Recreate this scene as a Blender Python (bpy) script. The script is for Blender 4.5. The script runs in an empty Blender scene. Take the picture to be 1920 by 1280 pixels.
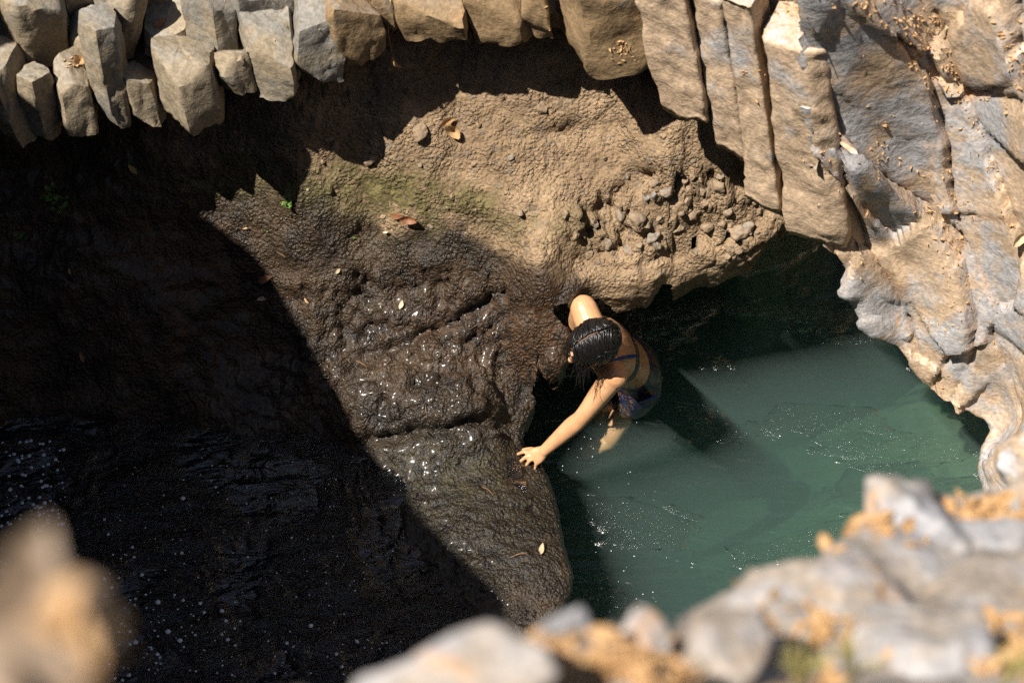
import bpy, math, random
import numpy as np
from mathutils import Vector, Matrix
from mathutils.bvhtree import BVHTree

random.seed(7)
RNG = np.random.default_rng(7)
scene = bpy.context.scene
COL = scene.collection

# ------------------------------------------------------------------ camera
CAM_H = 7.0
PITCH = math.radians(52)
FPX = 3547.0                      # focal length in pixels of a 1920 wide frame
cam_d = bpy.data.cameras.new('camera')
cam = bpy.data.objects.new('camera', cam_d)
COL.objects.link(cam)
cam.location = (0, 0, CAM_H)
cam.rotation_euler = (math.pi / 2 - PITCH, 0, 0)
cam_d.sensor_width = 36
cam_d.lens = 36 * FPX / 1920
cam_d.clip_start = 0.05
cam_d.clip_end = 500
cam_d.dof.use_dof = True
cam_d.dof.focus_distance = 8.0
cam_d.dof.aperture_fstop = 2.2
cam_d.dof.aperture_blades = 9
scene.camera = cam

# ------------------------------------------------------------------ light
SUN = np.array([0.50, 0.32, -1.0])          # the way sunlight travels, per metre of drop
to_sun = -SUN / np.linalg.norm(SUN)
world = bpy.data.worlds.new('World')
scene.world = world
world.use_nodes = True
wn = world.node_tree
wn.nodes.clear()
w_out = wn.nodes.new('ShaderNodeOutputWorld')
w_bg = wn.nodes.new('ShaderNodeBackground')
w_sky = wn.nodes.new('ShaderNodeTexSky')
w_sky.sky_type = 'NISHITA'
w_sky.sun_disc = False
w_sky.sun_elevation = math.asin(to_sun[2])
w_sky.sun_rotation = math.atan2(to_sun[0], to_sun[1])
w_bg.inputs['Strength'].default_value = 0.05
wn.links.new(w_sky.outputs[0], w_bg.inputs[0])
wn.links.new(w_bg.outputs[0], w_out.inputs[0])
sun_d = bpy.data.lights.new('sun', 'SUN')
sun_d.energy = 5.0
sun_d.angle = math.radians(0.55)
sun_d.color = (1.0, 0.94, 0.85)
sun = bpy.data.objects.new('sun', sun_d)
COL.objects.link(sun)
sun.rotation_euler = Vector(SUN).to_track_quat('-Z', 'Y').to_euler()
sun.location = (-6, -4, 14)
scene.view_settings.view_transform = 'Standard'
scene.view_settings.look = 'None'
scene.view_settings.exposure = 0.85
scene.view_settings.gamma = 1
scene.view_settings.use_curve_mapping = False
scene.cycles.use_denoising = False
scene.cycles.sample_clamp_direct = 10
scene.cycles.use_adaptive_sampling = False
scene.cycles.max_bounces = 8
scene.cycles.diffuse_bounces = 1
scene.cycles.transparent_max_bounces = 12
scene.cycles.volume_bounces = 1
scene.cycles.sample_clamp_indirect = 0.7
scene.cycles.caustics_reflective = False
scene.cycles.caustics_refractive = False

# ------------------------------------------------------------------ survey helpers
_F = np.array([0, math.cos(PITCH), -math.sin(PITCH)])
_U = np.array([0, math.sin(PITCH), math.cos(PITCH)])
_R = np.array([1.0, 0, 0])
_C = np.array([0, 0, CAM_H])

def P(u, v, z):
    """world point at height z that was surveyed at (u, v)"""
    d = _F * FPX + _R * (u - 960) + _U * (640 - v)
    return _C + d * ((z - CAM_H) / d[2])

def PD(u, v, dep):
    """world point at a given depth"""
    d = _F * FPX + _R * (u - 960) + _U * (640 - v)
    return _C + d * (dep / FPX)

def proj(q):
    d = np.asarray(q) - _C
    w = d @ _F
    return np.stack([960 + FPX * (d @ _R) / w, 640 - FPX * (d @ _U) / w], -1)

def ss(a, b, x):
    t = np.clip((x - a) / (b - a), 0, 1)
    return t * t * (3 - 2 * t)

# ------------------------------------------------------------------ numpy noise
def _hash(ix, iy, iz, k=0):
    h = (ix.astype(np.int64) * 374761393 + iy.astype(np.int64) * 668265263
         + iz.astype(np.int64) * 2147483647 + k * 974634777) & 0xffffffff
    h = ((h ^ (h >> 13)) * 1274126177) & 0xffffffff
    h = ((h ^ (h >> 16)) * 2246822519) & 0xffffffff
    return ((h ^ (h >> 15)) & 0xffff) / 65535.0

def vnoise(p):
    i = np.floor(p)
    f = p - i
    f = f * f * f * (f * (f * 6 - 15) + 10)
    ix, iy, iz = (i[..., k].astype(np.int64) for k in range(3))
    r = 0
    for dx in (0, 1):
        wx = f[..., 0] if dx else 1 - f[..., 0]
        for dy in (0, 1):
            wy = f[..., 1] if dy else 1 - f[..., 1]
            for dz in (0, 1):
                wz = f[..., 2] if dz else 1 - f[..., 2]
                r = r + wx * wy * wz * _hash(ix + dx, iy + dy, iz + dz)
    return r * 2 - 1

_ROT = np.array([[0.36, 0.48, -0.8], [-0.8, 0.6, 0.0], [0.48, 0.64, 0.6]])

def fbm(p, octv=4, gain=0.5, ridged=False):
    p = np.asarray(p, float)
    a, s = 1.0, 0
    tot = 0
    for o in range(octv):
        n = vnoise(p)
        if ridged:
            n = 1 - 2 * np.abs(n)
        s = s + a * n
        tot += a
        a *= gain
        p = (p @ _ROT) * 2.03 + 11.7
    return s / tot

def worley(p):
    """F1, F2 and a random value of the nearest cell"""
    i = np.floor(p).astype(np.int64)
    n = len(p)
    f1 = np.full(n, 9.0)
    f2 = np.full(n, 9.0)
    idv = np.zeros(n)
    for dx in (-1, 0, 1):
        for dy in (-1, 0, 1):
            for dz in (-1, 0, 1):
                c = i + np.array([dx, dy, dz])
                x, y, z = c[:, 0], c[:, 1], c[:, 2]
                q = c + np.stack([_hash(x, y, z, 1), _hash(x, y, z, 2), _hash(x, y, z, 3)], -1)
                d = np.linalg.norm(q - p, axis=1)
                near = d < f1
                f2 = np.where(near, f1, np.minimum(f2, d))
                idv = np.where(near, _hash(x, y, z, 4), idv)
                f1 = np.where(near, d, f1)
    return f1, f2, idv

def worley2(p):
    """2D: F1, F2, cell value, vector from the cell point"""
    i = np.floor(p).astype(np.int64)
    n = len(p)
    f1 = np.full(n, 9.0); f2 = np.full(n, 9.0); idv = np.zeros(n); vec = np.zeros((n, 2))
    for dx in (-2, -1, 0, 1, 2):
        for dy in (-2, -1, 0, 1, 2):
            x, y = i[:, 0] + dx, i[:, 1] + dy
            z = np.zeros_like(x)
            q = np.stack([x + _hash(x, y, z, 1), y + _hash(x, y, z, 2)], -1)
            d = np.linalg.norm(q - p, axis=1)
            near = d < f1
            f2 = np.where(near, f1, np.minimum(f2, d))
            idv = np.where(near, _hash(x, y, z, 4), idv)
            vec[near] = (p - q)[near]
            f1 = np.where(near, d, f1)
    return f1, f2, idv, vec

class RBF:
    """thin plate through scattered (x, y) -> value"""
    def __init__(self, xy, val, lam=1e-3):
        xy = np.asarray(xy, float)[:, :2]
        n = len(xy)
        K = self._k(xy, xy) + lam * np.eye(n)
        A = np.zeros((n + 3, n + 3))
        A[:n, :n] = K
        A[:n, n] = 1
        A[:n, n + 1:] = xy
        A[n, :n] = 1
        A[n + 1:, :n] = xy.T
        b = np.zeros(n + 3)
        b[:n] = val
        self.w = np.linalg.solve(A, b)
        self.xy = xy
    def _k(self, a, b):
        r2 = ((a[:, None, :] - b[None, :, :]) ** 2).sum(-1) + 1e-12
        return 0.5 * r2 * np.log(r2)
    def __call__(self, q):
        q = np.asarray(q, float)[:, :2]
        out = np.zeros(len(q))
        n = len(self.xy)
        for s in range(0, len(q), 40000):
            c = q[s:s + 40000]
            out[s:s + 40000] = self._k(c, self.xy) @ self.w[:n] + self.w[n] + c @ self.w[n + 1:]
        return out

# ------------------------------------------------------------------ mesh helpers
def mesh_obj(name, verts, faces, mat, parent=None, smooth=True, attrs=None):
    me = bpy.data.meshes.new(name)
    verts = np.asarray(verts, float)
    me.from_pydata(verts.tolist(), [], faces.tolist() if isinstance(faces, np.ndarray) else faces)
    if smooth:
        me.polygons.foreach_set('use_smooth', np.ones(len(me.polygons), bool))
    if attrs:
        for k, v in attrs.items():
            a = me.attributes.new(k, 'FLOAT', 'POINT')
            a.data.foreach_set('value', np.asarray(v, np.float32))
    me.update()
    if mat is not None:
        me.materials.append(mat)
    o = bpy.data.objects.new(name, me)
    COL.objects.link(o)
    if parent is not None:
        o.parent = parent
    return o

def tag(o, label=None, cat=None, group=None, kind=None):
    if label: o['label'] = label
    if cat: o['category'] = cat
    if group: o['group'] = group
    if kind: o['kind'] = kind
    return o

def empty(name, loc=(0, 0, 0)):
    o = bpy.data.objects.new(name, None)
    o.empty_display_size = 0.1
    o.location = loc
    COL.objects.link(o)
    return o

def grid_faces(ny, nx, valid=None, flip=False):
    idx = np.arange(ny * nx).reshape(ny, nx)
    q = np.stack([idx[:-1, :-1], idx[:-1, 1:], idx[1:, 1:], idx[1:, :-1]], -1).reshape(-1, 4)
    if valid is not None:
        q = q[valid.reshape(-1)[q].all(1)]
    return q[:, ::-1] if flip else q

def compact(v, f, attrs=None):
    used = np.zeros(len(v), bool)
    used[f.reshape(-1)] = True
    m = np.cumsum(used) - 1
    return v[used], m[f], ({k: a[used] for k, a in attrs.items()} if attrs else None)

def inside_poly(q, poly):
    x, y = q[:, 0], q[:, 1]
    r = np.zeros(len(q), bool)
    n = len(poly)
    j = n - 1
    for i in range(n):
        xi, yi = poly[i]
        xj, yj = poly[j]
        c = (yi > y) != (yj > y)
        r ^= c & (x < (xj - xi) * (y - yi) / (yj - yi + 1e-15) + xi)
        j = i
    return r

def nearest_on(q, poly, closed=True):
    best = np.full(len(q), 1e9)
    pt = np.zeros((len(q), 2))
    seg = np.zeros(len(q), int)
    n = len(poly)
    for i in range(n if closed else n - 1):
        a, b = poly[i], poly[(i + 1) % n]
        ab = b - a
        t = np.clip(((q - a) @ ab) / (ab @ ab + 1e-12), 0, 1)
        c = a + t[:, None] * ab
        d = np.linalg.norm(q - c, axis=1)
        m = d < best
        best = np.where(m, d, best)
        pt[m] = c[m]
        seg[m] = i
    return best, pt, seg

def chaikin(p, n=2, k=0.25, closed=True):
    p = np.asarray(p, float)
    for _ in range(n):
        q = np.roll(p, -1, 0)
        if closed:
            p = np.stack([p * (1 - k) + q * k, p * k + q * (1 - k)], 1).reshape(-1, p.shape[1])
        else:
            a, b = p[:-1], p[1:]
            m = np.stack([a * (1 - k) + b * k, a * k + b * (1 - k)], 1).reshape(-1, p.shape[1])
            p = np.vstack([p[:1], m, p[-1:]])
    return p

def rock_sheet(outline, n_roll, height, profile, step, short=0):
    """A rock mass seen from above: height field inside the outline; along the first
    n_roll outline points the surface rolls over its lip and down / under (profile: out, down)."""
    outline = np.asarray(outline, float)
    poly = outline[:, :2]
    prof = np.asarray(profile, float)
    arc = np.concatenate([[0], np.cumsum(np.linalg.norm(np.diff(prof, axis=0), axis=1))])
    lo, hi = poly.min(0), poly.max(0)
    xs = np.arange(lo[0] - arc[-1], hi[0] + arc[-1], step)
    ys = np.arange(lo[1] - arc[-1], hi[1] + arc[-1], step)
    gx, gy = np.meshgrid(xs, ys)
    q = np.stack([gx.ravel(), gy.ravel()], -1)
    ins = inside_poly(q, poly)
    d, pt, seg = nearest_on(q, poly)
    roll = (~ins) & (seg < n_roll) & (d < np.where(seg < short, 0.34, arc[-1]))
    valid = ins | roll
    pos = np.zeros((len(q), 3))
    pos[:, :2] = q
    pos[ins, 2] = height(q[ins])
    if roll.any():
        nr = (q[roll] - pt[roll]) / (d[roll][:, None] + 1e-9)
        o = np.interp(d[roll], arc, prof[:, 0])
        dn = np.interp(d[roll], arc, prof[:, 1])
        pos[roll, :2] = pt[roll] + nr * o[:, None]
        pos[roll, 2] = height(pt[roll]) - dn
    ny, nx = gx.shape
    g = pos.reshape(ny, nx, 3)
    nrm = np.cross(np.gradient(g, axis=1), np.gradient(g, axis=0)).reshape(-1, 3)
    nrm /= np.linalg.norm(nrm, axis=1)[:, None] + 1e-9
    f = grid_faces(ny, nx, valid)
    e = np.max([np.linalg.norm(pos[f[:, k]] - pos[f[:, (k + 1) % 4]], axis=1) for k in range(4)], axis=0)
    f = f[(e < step * 5) | ins[f].all(1)]
    dist = np.where(ins, d, -d)
    v, f, a = compact(pos, f, {'n': nrm, 'd': dist})
    return v, f, a['n'], a['d']

def smooth_sel(v, f, it=1):
    n = len(v)
    for _ in range(it):
        s = np.zeros_like(v)
        c = np.zeros(n)
        for k in range(4):
            a, b = f[:, k], f[:, (k + 1) % 4]
            np.add.at(s, a, v[b]); np.add.at(c, a, 1)
            np.add.at(s, b, v[a]); np.add.at(c, b, 1)
        v = 0.5 * v + 0.5 * s / np.maximum(c, 1)[:, None]
    return v

_ICO = {}
def ico(sub):
    if sub not in _ICO:
        import bmesh
        bm = bmesh.new()
        bmesh.ops.create_icosphere(bm, subdivisions=sub, radius=1)
        v = np.array([x.co[:] for x in bm.verts])
        f = np.array([[x.index for x in y.verts] for y in bm.faces])
        bm.free()
        _ICO[sub] = (v, f)
    return _ICO[sub]

def rock_shape(sub, size, seed, facets=9, rough=0.12, blocky=0.55):
    """angular boulder: a sphere cut by random planes, then roughened"""
    r = np.random.default_rng(seed)
    v, f = ico(sub)
    v = v.copy()
    n = r.normal(size=(facets, 3))
    n /= np.linalg.norm(n, axis=1)[:, None]
    h = r.uniform(blocky, 0.92, facets)
    rad = np.ones(len(v))
    for i in range(facets):
        c = v @ n[i]
        lim = np.where(c > 0.05, h[i] / np.maximum(c, 0.05), 9)
        k = 0.025
        m = np.minimum(rad, lim)
        rad = m - k * np.exp(-np.abs(rad - lim) / k) * 0.5
    v = v * rad[:, None]
    v = v + (v / np.linalg.norm(v, axis=1)[:, None]) * (rough * fbm(v * 2.2 + seed * 3.1, 5, 0.52))[:, None]
    return v * np.asarray(size), f

# ------------------------------------------------------------------ materials
class NT:
    def __init__(self, name):
        self.m = bpy.data.materials.new(name)
        self.m.use_nodes = True
        self.t = self.m.node_tree
        self.t.nodes.clear()
        self.out = self.t.nodes.new('ShaderNodeOutputMaterial')
    def n(self, typ, ins=None, **kw):
        x = self.t.nodes.new('ShaderNode' + typ)
        for k, v in kw.items():
            setattr(x, k, v)
        for k, v in (ins or {}).items():
            self.set(x.inputs[k], v)
        return x
    def set(self, s, v):
        if isinstance(v, bpy.types.NodeSocket):
            self.t.links.new(v, s)
        elif isinstance(v, bpy.types.Node):
            self.t.links.new(v.outputs[0], s)
        elif isinstance(v, (tuple, list)) and len(v) == 3 and s.type == 'RGBA':
            s.default_value = (*v, 1)
        else:
            s.default_value = v
    def math(self, op, a, b=0.0, clamp=False):
        x = self.n('Math', operation=op, use_clamp=clamp)
        self.set(x.inputs[0], a); self.set(x.inputs[1], b)
        return x.outputs[0]
    def mix(self, f, a, b, mode='MIX'):
        x = self.n('Mix', data_type='RGBA', blend_type=mode)
        self.set(x.inputs[0], f); self.set(x.inputs[6], a); self.set(x.inputs[7], b)
        return x.outputs[2]
    def noise(self, scale, detail=4, rough=0.55, vec=None, dist=0.0):
        x = self.n('TexNoise', {'Scale': scale, 'Detail': detail, 'Roughness': rough, 'Distortion': dist})
        if vec is not None: self.set(x.inputs['Vector'], vec)
        return x.outputs['Fac']
    def pos(self, scale=(1, 1, 1), rot=(0, 0, 0)):
        g = self.n('NewGeometry')
        mp = self.n('Mapping')
        mp.inputs['Scale'].default_value = scale
        mp.inputs['Rotation'].default_value = rot
        self.set(mp.inputs['Vector'], g.outputs['Position'])
        return mp.outputs[0]
    def ramp(self, f, a, b, lo=0.0, hi=1.0):
        x = self.n('MapRange', {'From Min': a, 'From Max': b, 'To Min': lo, 'To Max': hi}, interpolation_type='SMOOTHSTEP')
        self.set(x.inputs[0], f)
        return x.outputs[0]
    def attr(self, name, kind='GEOMETRY'):
        return self.n('Attribute', attribute_name=name, attribute_type=kind).outputs['Fac']
    def bump(self, h, strength, dist, normal=None):
        x = self.n('Bump', {'Strength': strength, 'Distance': dist, 'Height': h})
        if normal is not None: self.set(x.inputs['Normal'], normal)
        return x.outputs[0]
    def bsdf(self, **kw):
        x = self.n('BsdfPrincipled')
        for k, v in kw.items():
            self.set(x.inputs[k.replace('_', ' ')], v)
        return x
    def done(self, surf, vol=None):
        self.t.links.new(surf.outputs[0] if isinstance(surf, bpy.types.Node) else surf, self.out.inputs['Surface'])
        if vol is not None:
            self.t.links.new(vol.outputs[0], self.out.inputs['Volume'])
        return self.m

def mat_basalt(name, tan, grey, grey_amt, dust_col, dust_amt):
    t = NT(name)
    p = t.pos()
    big = t.noise(2.3, 5, 0.6, p, 0.4)
    mid = t.noise(9.0, 6, 0.62, p, 0.2)
    fine = t.noise(55.0, 5, 0.65, p)
    strat = t.noise(1.0, 5, 0.6, t.pos((5, 5, 46), (0.12, 0.1, 0)), 0.5)
    rnd = t.n('ObjectInfo').outputs['Random']
    gsel = t.math('ADD', t.math('MULTIPLY', big, 1.0), t.math('MULTIPLY', t.math('SUBTRACT', rnd, 0.5), 0.22))
    gsel = t.math('ADD', gsel, t.math('MULTIPLY', t.math('SUBTRACT', mid, 0.5), 0.5))
    col = t.mix(t.ramp(gsel, 0.62 - grey_amt, 0.82 - grey_amt), tan, grey)
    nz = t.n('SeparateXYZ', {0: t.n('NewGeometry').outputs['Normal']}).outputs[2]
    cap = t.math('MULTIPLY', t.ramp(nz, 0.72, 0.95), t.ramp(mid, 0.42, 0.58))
    col = t.mix(t.math('MULTIPLY', cap, 0.55), col, (grey[0] * 1.15, grey[1] * 1.16, grey[2] * 1.2))  # weathered tops, with bluish sky light painted into their colour
    dust = t.math('MULTIPLY', t.ramp(t.noise(7.0, 8, 0.72, p, 0.6), 0.56, 0.70), dust_amt)
    dust = t.math('MULTIPLY', dust, t.ramp(nz, 0.0, 0.5))
    dust = t.math('MAXIMUM', dust, t.math('MULTIPLY', t.attr('crevice'), t.ramp(mid, 0.42, 0.6)))
    col = t.mix(dust, col, dust_col)
    col = t.mix(1.0, col, t.n('CombineColor', {0: t.ramp(fine, 0.25, 0.75, 0.62, 1.2), 1: t.ramp(fine, 0.25, 0.75, 0.62, 1.18), 2: t.ramp(fine, 0.25, 0.75, 0.62, 1.16)}).outputs[0], 'MULTIPLY')
    pits = t.ramp(t.noise(30.0, 3, 0.5, p), 0.66, 0.74)
    col = t.mix(t.math('MULTIPLY', pits, 0.45), col, (tan[0] * 0.35, tan[1] * 0.33, tan[2] * 0.33))
    stain = t.ramp(t.noise(4.6, 6, 0.7, t.pos((1, 1, 0.5)), 0.8), 0.60, 0.72)
    col = t.mix(t.math('MULTIPLY', stain, 0.5), col, (tan[0] * 0.5, tan[1] * 0.45, tan[2] * 0.42))
    n = t.bump(mid, 0.5, 0.03)
    n = t.bump(strat, 0.16, 0.010, n)
    n = t.bump(fine, 0.45, 0.005, n)
    b = t.bsdf(Base_Color=col, Roughness=t.ramp(mid, 0.3, 0.7, 0.62, 0.85), Normal=n)
    b.inputs['Specular IOR Level'].default_value = 0.35
    return t.done(b)

def mat_slope():
    t = NT('wet_and_dry_rock')
    p = t.pos()
    wet = t.attr('wet'); moss = t.attr('moss'); red = t.attr('red')
    n1 = t.noise(5.0, 6, 0.62, p, 0.3)
    n2 = t.noise(24.0, 6, 0.65, p)
    n3 = t.noise(95.0, 4, 0.6, p)
    dry = t.mix(t.ramp(n1, 0.3, 0.7), (0.22, 0.150, 0.088), (0.36, 0.25, 0.15))
    dry = t.mix(t.ramp(n2, 0.5, 0.72), dry, (0.19, 0.155, 0.12))
    dry = t.mix(t.math('MULTIPLY', t.ramp(t.noise(1.0, 5, 0.6, t.pos((2, 5, 14)), 0.6), 0.5, 0.66), 0.5), dry, (0.17, 0.115, 0.07))
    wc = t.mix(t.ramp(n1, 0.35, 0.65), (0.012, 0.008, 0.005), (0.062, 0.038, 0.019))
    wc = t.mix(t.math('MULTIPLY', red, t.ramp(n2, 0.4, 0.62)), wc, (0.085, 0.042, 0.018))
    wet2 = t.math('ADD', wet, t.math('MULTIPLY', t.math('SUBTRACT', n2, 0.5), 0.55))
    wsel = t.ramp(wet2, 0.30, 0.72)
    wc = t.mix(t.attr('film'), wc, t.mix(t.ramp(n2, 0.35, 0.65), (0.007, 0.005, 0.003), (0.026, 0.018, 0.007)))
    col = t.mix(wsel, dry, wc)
    mcol = t.mix(t.ramp(n2, 0.35, 0.65), (0.042, 0.039, 0.014), (0.175, 0.145, 0.06))
    col = t.mix(t.math('MULTIPLY', moss, t.ramp(n2, 0.30, 0.50)), col, mcol)
    col = t.mix(1.0, col, t.n('CombineColor', {0: t.ramp(n3, 0.25, 0.75, 0.72, 1.2), 1: t.ramp(n3, 0.25, 0.75, 0.72, 1.2), 2: t.ramp(n3, 0.25, 0.75, 0.72, 1.2)}).outputs[0], 'MULTIPLY')
    nb = t.bump(n2, 0.7, 0.018)
    nb = t.bump(n3, t.math('ADD', t.math('MULTIPLY', wsel, 0.5), 0.4), 0.008, nb)
    nb = t.bump(t.noise(140.0, 2, 0.5, p), t.math('ADD', t.math('MULTIPLY', wsel, 0.5), 0.1), 0.006, nb)
    for sc_, st_, ds_ in ((62.0, 0.75, 0.016), (125.0, 0.6, 0.007)):
        vo = t.n('TexVoronoi', {'Scale': sc_, 'Vector': p})
        grain = t.math('MULTIPLY', t.math('SUBTRACT', 1.0, vo.outputs['Distance']), t.ramp(t.noise(8.0, 3, 0.6, p), 0.35, 0.6, 0.25, 1.0))
        nb = t.bump(grain, st_, ds_, nb)
    b = t.bsdf(Base_Color=col, Roughness=t.math('ADD', t.math('MULTIPLY', wsel, -0.48), 0.88), Normal=nb)
    t.set(b.inputs['Specular IOR Level'], t.math('ADD', t.math('MULTIPLY', wsel, 0.35), 0.2))
    t.set(b.inputs['Coat Weight'], t.math('MULTIPLY', wsel, 0.18))
    b.inputs['Coat Roughness'].default_value = 0.16
    return t.done(b)

def mat_plain(name, col, rough=0.7, var=0.25, scale=20.0, bump=0.3, spec=0.3, sss=0.0, trans=0.0):
    t = NT(name)
    p = t.pos()
    n = t.noise(scale, 5, 0.6, p, 0.3)
    c = t.mix(t.ramp(n, 0.3, 0.7), tuple(x * (1 - var) for x in col), tuple(min(1, x * (1 + var)) for x in col))
    b = t.bsdf(Base_Color=c, Roughness=rough, Normal=t.bump(t.noise(scale * 3, 4, 0.6, p), bump, 0.004))
    b.inputs['Specular IOR Level'].default_value = spec
    if sss:
        b.inputs['Subsurface Weight'].default_value = sss
        b.inputs['Subsurface Radius'].default_value = (0.012, 0.004, 0.002)
    if trans:
        tr = t.n('BsdfTranslucent', {'Color': c})
        mx = t.n('MixShader', {0: trans})
        t.set(mx.inputs[1], b); t.set(mx.inputs[2], tr)
        return t.done(mx)
    return t.done(b)

def mat_leaf(name, a, b_, veins=True):
    t = NT(name)
    rnd = t.n('ObjectInfo').outputs['Random']
    p = t.pos()
    n = t.noise(60.0, 4, 0.6, p)
    c = t.mix(t.math('ADD', t.math('MULTIPLY', n, 0.6), t.math('MULTIPLY', rnd, 0.4)), a, b_)
    b = t.bsdf(Base_Color=c, Roughness=0.55, Normal=t.bump(t.noise(140.0, 3, 0.6, p), 0.5, 0.002))
    tr = t.n('BsdfTranslucent', {'Color': c})
    mx = t.n('MixShader', {0: 0.22})
    t.set(mx.inputs[1], b); t.set(mx.inputs[2], tr)
    return t.done(mx)

def mat_pool():
    t = NT('green_pool_water')
    p = t.pos((0.7, 3.0, 1.0), (0, 0, math.radians(32)))
    w1 = t.noise(5.0, 3, 0.5, p, 0.6)
    w2 = t.noise(16.0, 4, 0.6, p, 0.8)
    choppy = t.ramp(t.noise(1.0, 3, 0.5, t.pos((1.4, 3.2, 1), (0, 0, math.radians(32))), 0.5), 0.555, 0.64, 0.0, 1.0)
    nb = t.bump(w1, 0.4, 0.10)
    nb = t.bump(t.math('MULTIPLY', w2, t.math('ADD', choppy, 0.02)), 1.0, 0.10, nb)
    nb = t.bump(t.math('MULTIPLY', t.noise(30.0, 2, 0.5, p, 0.6), choppy), 1.0, 0.05, nb)
    gl = t.n('BsdfGlossy', {'Color': (1, 1, 1), 'Roughness': 0.16, 'Normal': nb})
    tr = t.n('BsdfTransparent', {'Color': (1, 1, 1)})
    fr = t.n('Fresnel', {'IOR': 1.333, 'Normal': nb})
    mx = t.n('MixShader', {0: fr.outputs[0]})
    t.set(mx.inputs[1], tr); t.set(mx.inputs[2], gl)
    sc = t.n('VolumeScatter', {'Color': (0.36, 0.47, 0.45), 'Density': 0.8, 'Anisotropy': 0.0})
    ab = t.n('VolumeAbsorption', {'Color': (0.27, 0.53, 0.46), 'Density': 1.9})
    ad = t.n('AddShader')
    t.set(ad.inputs[0], sc); t.set(ad.inputs[1], ab)
    return t.done(mx, ad)

def mat_stream():
    t = NT('blue_tinted_water')
    p = t.pos((1.0, 2.2, 1.0), (0, 0, math.radians(-24)))
    w1 = t.noise(4.0, 3, 0.5, p, 0.8)
    w2 = t.noise(22.0, 4, 0.65, p, 1.0)
    w3 = t.noise(70.0, 2, 0.5, p, 0.5)
    ch = t.ramp(t.noise(2.2, 3, 0.6, t.pos(), 0.5), 0.42, 0.62, 0.05, 1.0)
    nb = t.bump(w1, 0.7, 0.14)
    nb = t.bump(t.math('MULTIPLY', w2, ch), 1.0, 0.12, nb)
    nb = t.bump(t.math('MULTIPLY', w3, ch), 0.9, 0.03, nb)
    gl = t.n('BsdfGlossy', {'Color': (1, 1, 1), 'Roughness': 0.05, 'Normal': nb})
    tr = t.n('BsdfTransparent', {'Color': (0.26, 0.38, 0.44)})  # bluish tint adds a sky sheen by colour and darkens the bed
    fr = t.n('Fresnel', {'IOR': 1.75, 'Normal': nb})
    mx = t.n('MixShader', {0: fr.outputs[0]})
    t.set(mx.inputs[1], tr); t.set(mx.inputs[2], gl)
    return t.done(mx)

def mat_skin():
    t = NT('tanned_skin')
    p = t.pos()
    n = t.noise(14.0, 4, 0.6, p)
    c = t.mix(t.ramp(n, 0.3, 0.7), (0.52, 0.27, 0.13), (0.62, 0.35, 0.19))
    b = t.bsdf(Base_Color=c, Roughness=t.ramp(t.noise(40.0, 3, 0.5, p), 0.35, 0.65, 0.28, 0.5), Normal=t.bump(t.noise(260.0, 3, 0.6, p), 0.25, 0.0015))
    b.inputs['Subsurface Weight'].default_value = 0.15
    b.inputs['Subsurface Radius'].default_value = (0.010, 0.004, 0.002)
    b.inputs['Subsurface Scale'].default_value = 1.0
    return t.done(b)

def mat_cloth():
    t = NT('patterned_swim_cloth')
    p = t.pos()
    w = t.noise(26.0, 3, 0.5, p, 1.5)
    w2 = t.noise(38.0, 3, 0.5, p, 1.0)
    c = t.mix(t.ramp(w, 0.56, 0.60), (0.008, 0.011, 0.026), (0.15, 0.065, 0.02))
    c = t.mix(t.ramp(w2, 0.60, 0.63), c, (0.012, 0.035, 0.13))
    c = t.mix(t.ramp(w2, 0.36, 0.33), c, (0.04, 0.10, 0.045))
    return t.done(t.bsdf(Base_Color=c, Roughness=0.4, Normal=t.bump(t.noise(300.0, 2, 0.5, p), 0.3, 0.001)))

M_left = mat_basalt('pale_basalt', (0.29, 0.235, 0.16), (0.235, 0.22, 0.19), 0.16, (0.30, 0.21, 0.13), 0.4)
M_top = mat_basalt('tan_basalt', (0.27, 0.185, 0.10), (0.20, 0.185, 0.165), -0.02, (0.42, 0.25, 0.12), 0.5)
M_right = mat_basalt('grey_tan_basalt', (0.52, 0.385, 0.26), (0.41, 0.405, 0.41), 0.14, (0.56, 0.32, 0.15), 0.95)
M_fore = mat_basalt('grey_rim_basalt', (0.35, 0.295, 0.24), (0.31, 0.305, 0.31), 0.22, (0.54, 0.31, 0.15), 0.9)
M_slope = mat_slope()
M_stone = mat_basalt('stone_grey_brown', (0.27, 0.195, 0.125), (0.20, 0.185, 0.16), 0.10, (0.36, 0.24, 0.14), 0.4)
M_wetstone = mat_plain('wet_dark_stone', (0.035, 0.026, 0.018), 0.22, 0.4, 18, 0.5, 0.6)
M_pool = mat_pool()
M_stream = mat_stream()
M_skin = mat_skin()
M_cloth = mat_cloth()
M_blue = mat_plain('blue_strap_cloth', (0.012, 0.045, 0.20), 0.45, 0.2, 40, 0.2)
M_hair = mat_plain('wet_black_hair', (0.008, 0.007, 0.007), 0.36, 0.3, 60, 0.1, 0.6)
M_nail = mat_plain('nail', (0.55, 0.32, 0.22), 0.3, 0.1, 30, 0.05, 0.5)
M_dryleaf = mat_leaf('dry_leaf', (0.48, 0.26, 0.10), (0.62, 0.42, 0.22))
M_mutedleaf = mat_leaf('muted_leaf', (0.20, 0.14, 0.09), (0.33, 0.235, 0.155))
M_brownleaf = mat_leaf('brown_leaf', (0.20, 0.08, 0.035), (0.36, 0.17, 0.08))
M_paleleaf = mat_leaf('pale_leaf', (0.55, 0.42, 0.25), (0.70, 0.58, 0.40))
M_yellowleaf = mat_leaf('yellow_leaf', (0.50, 0.33, 0.06), (0.60, 0.42, 0.14))
M_green = mat_leaf('green_leaf', (0.09, 0.20, 0.035), (0.17, 0.30, 0.05))
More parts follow.
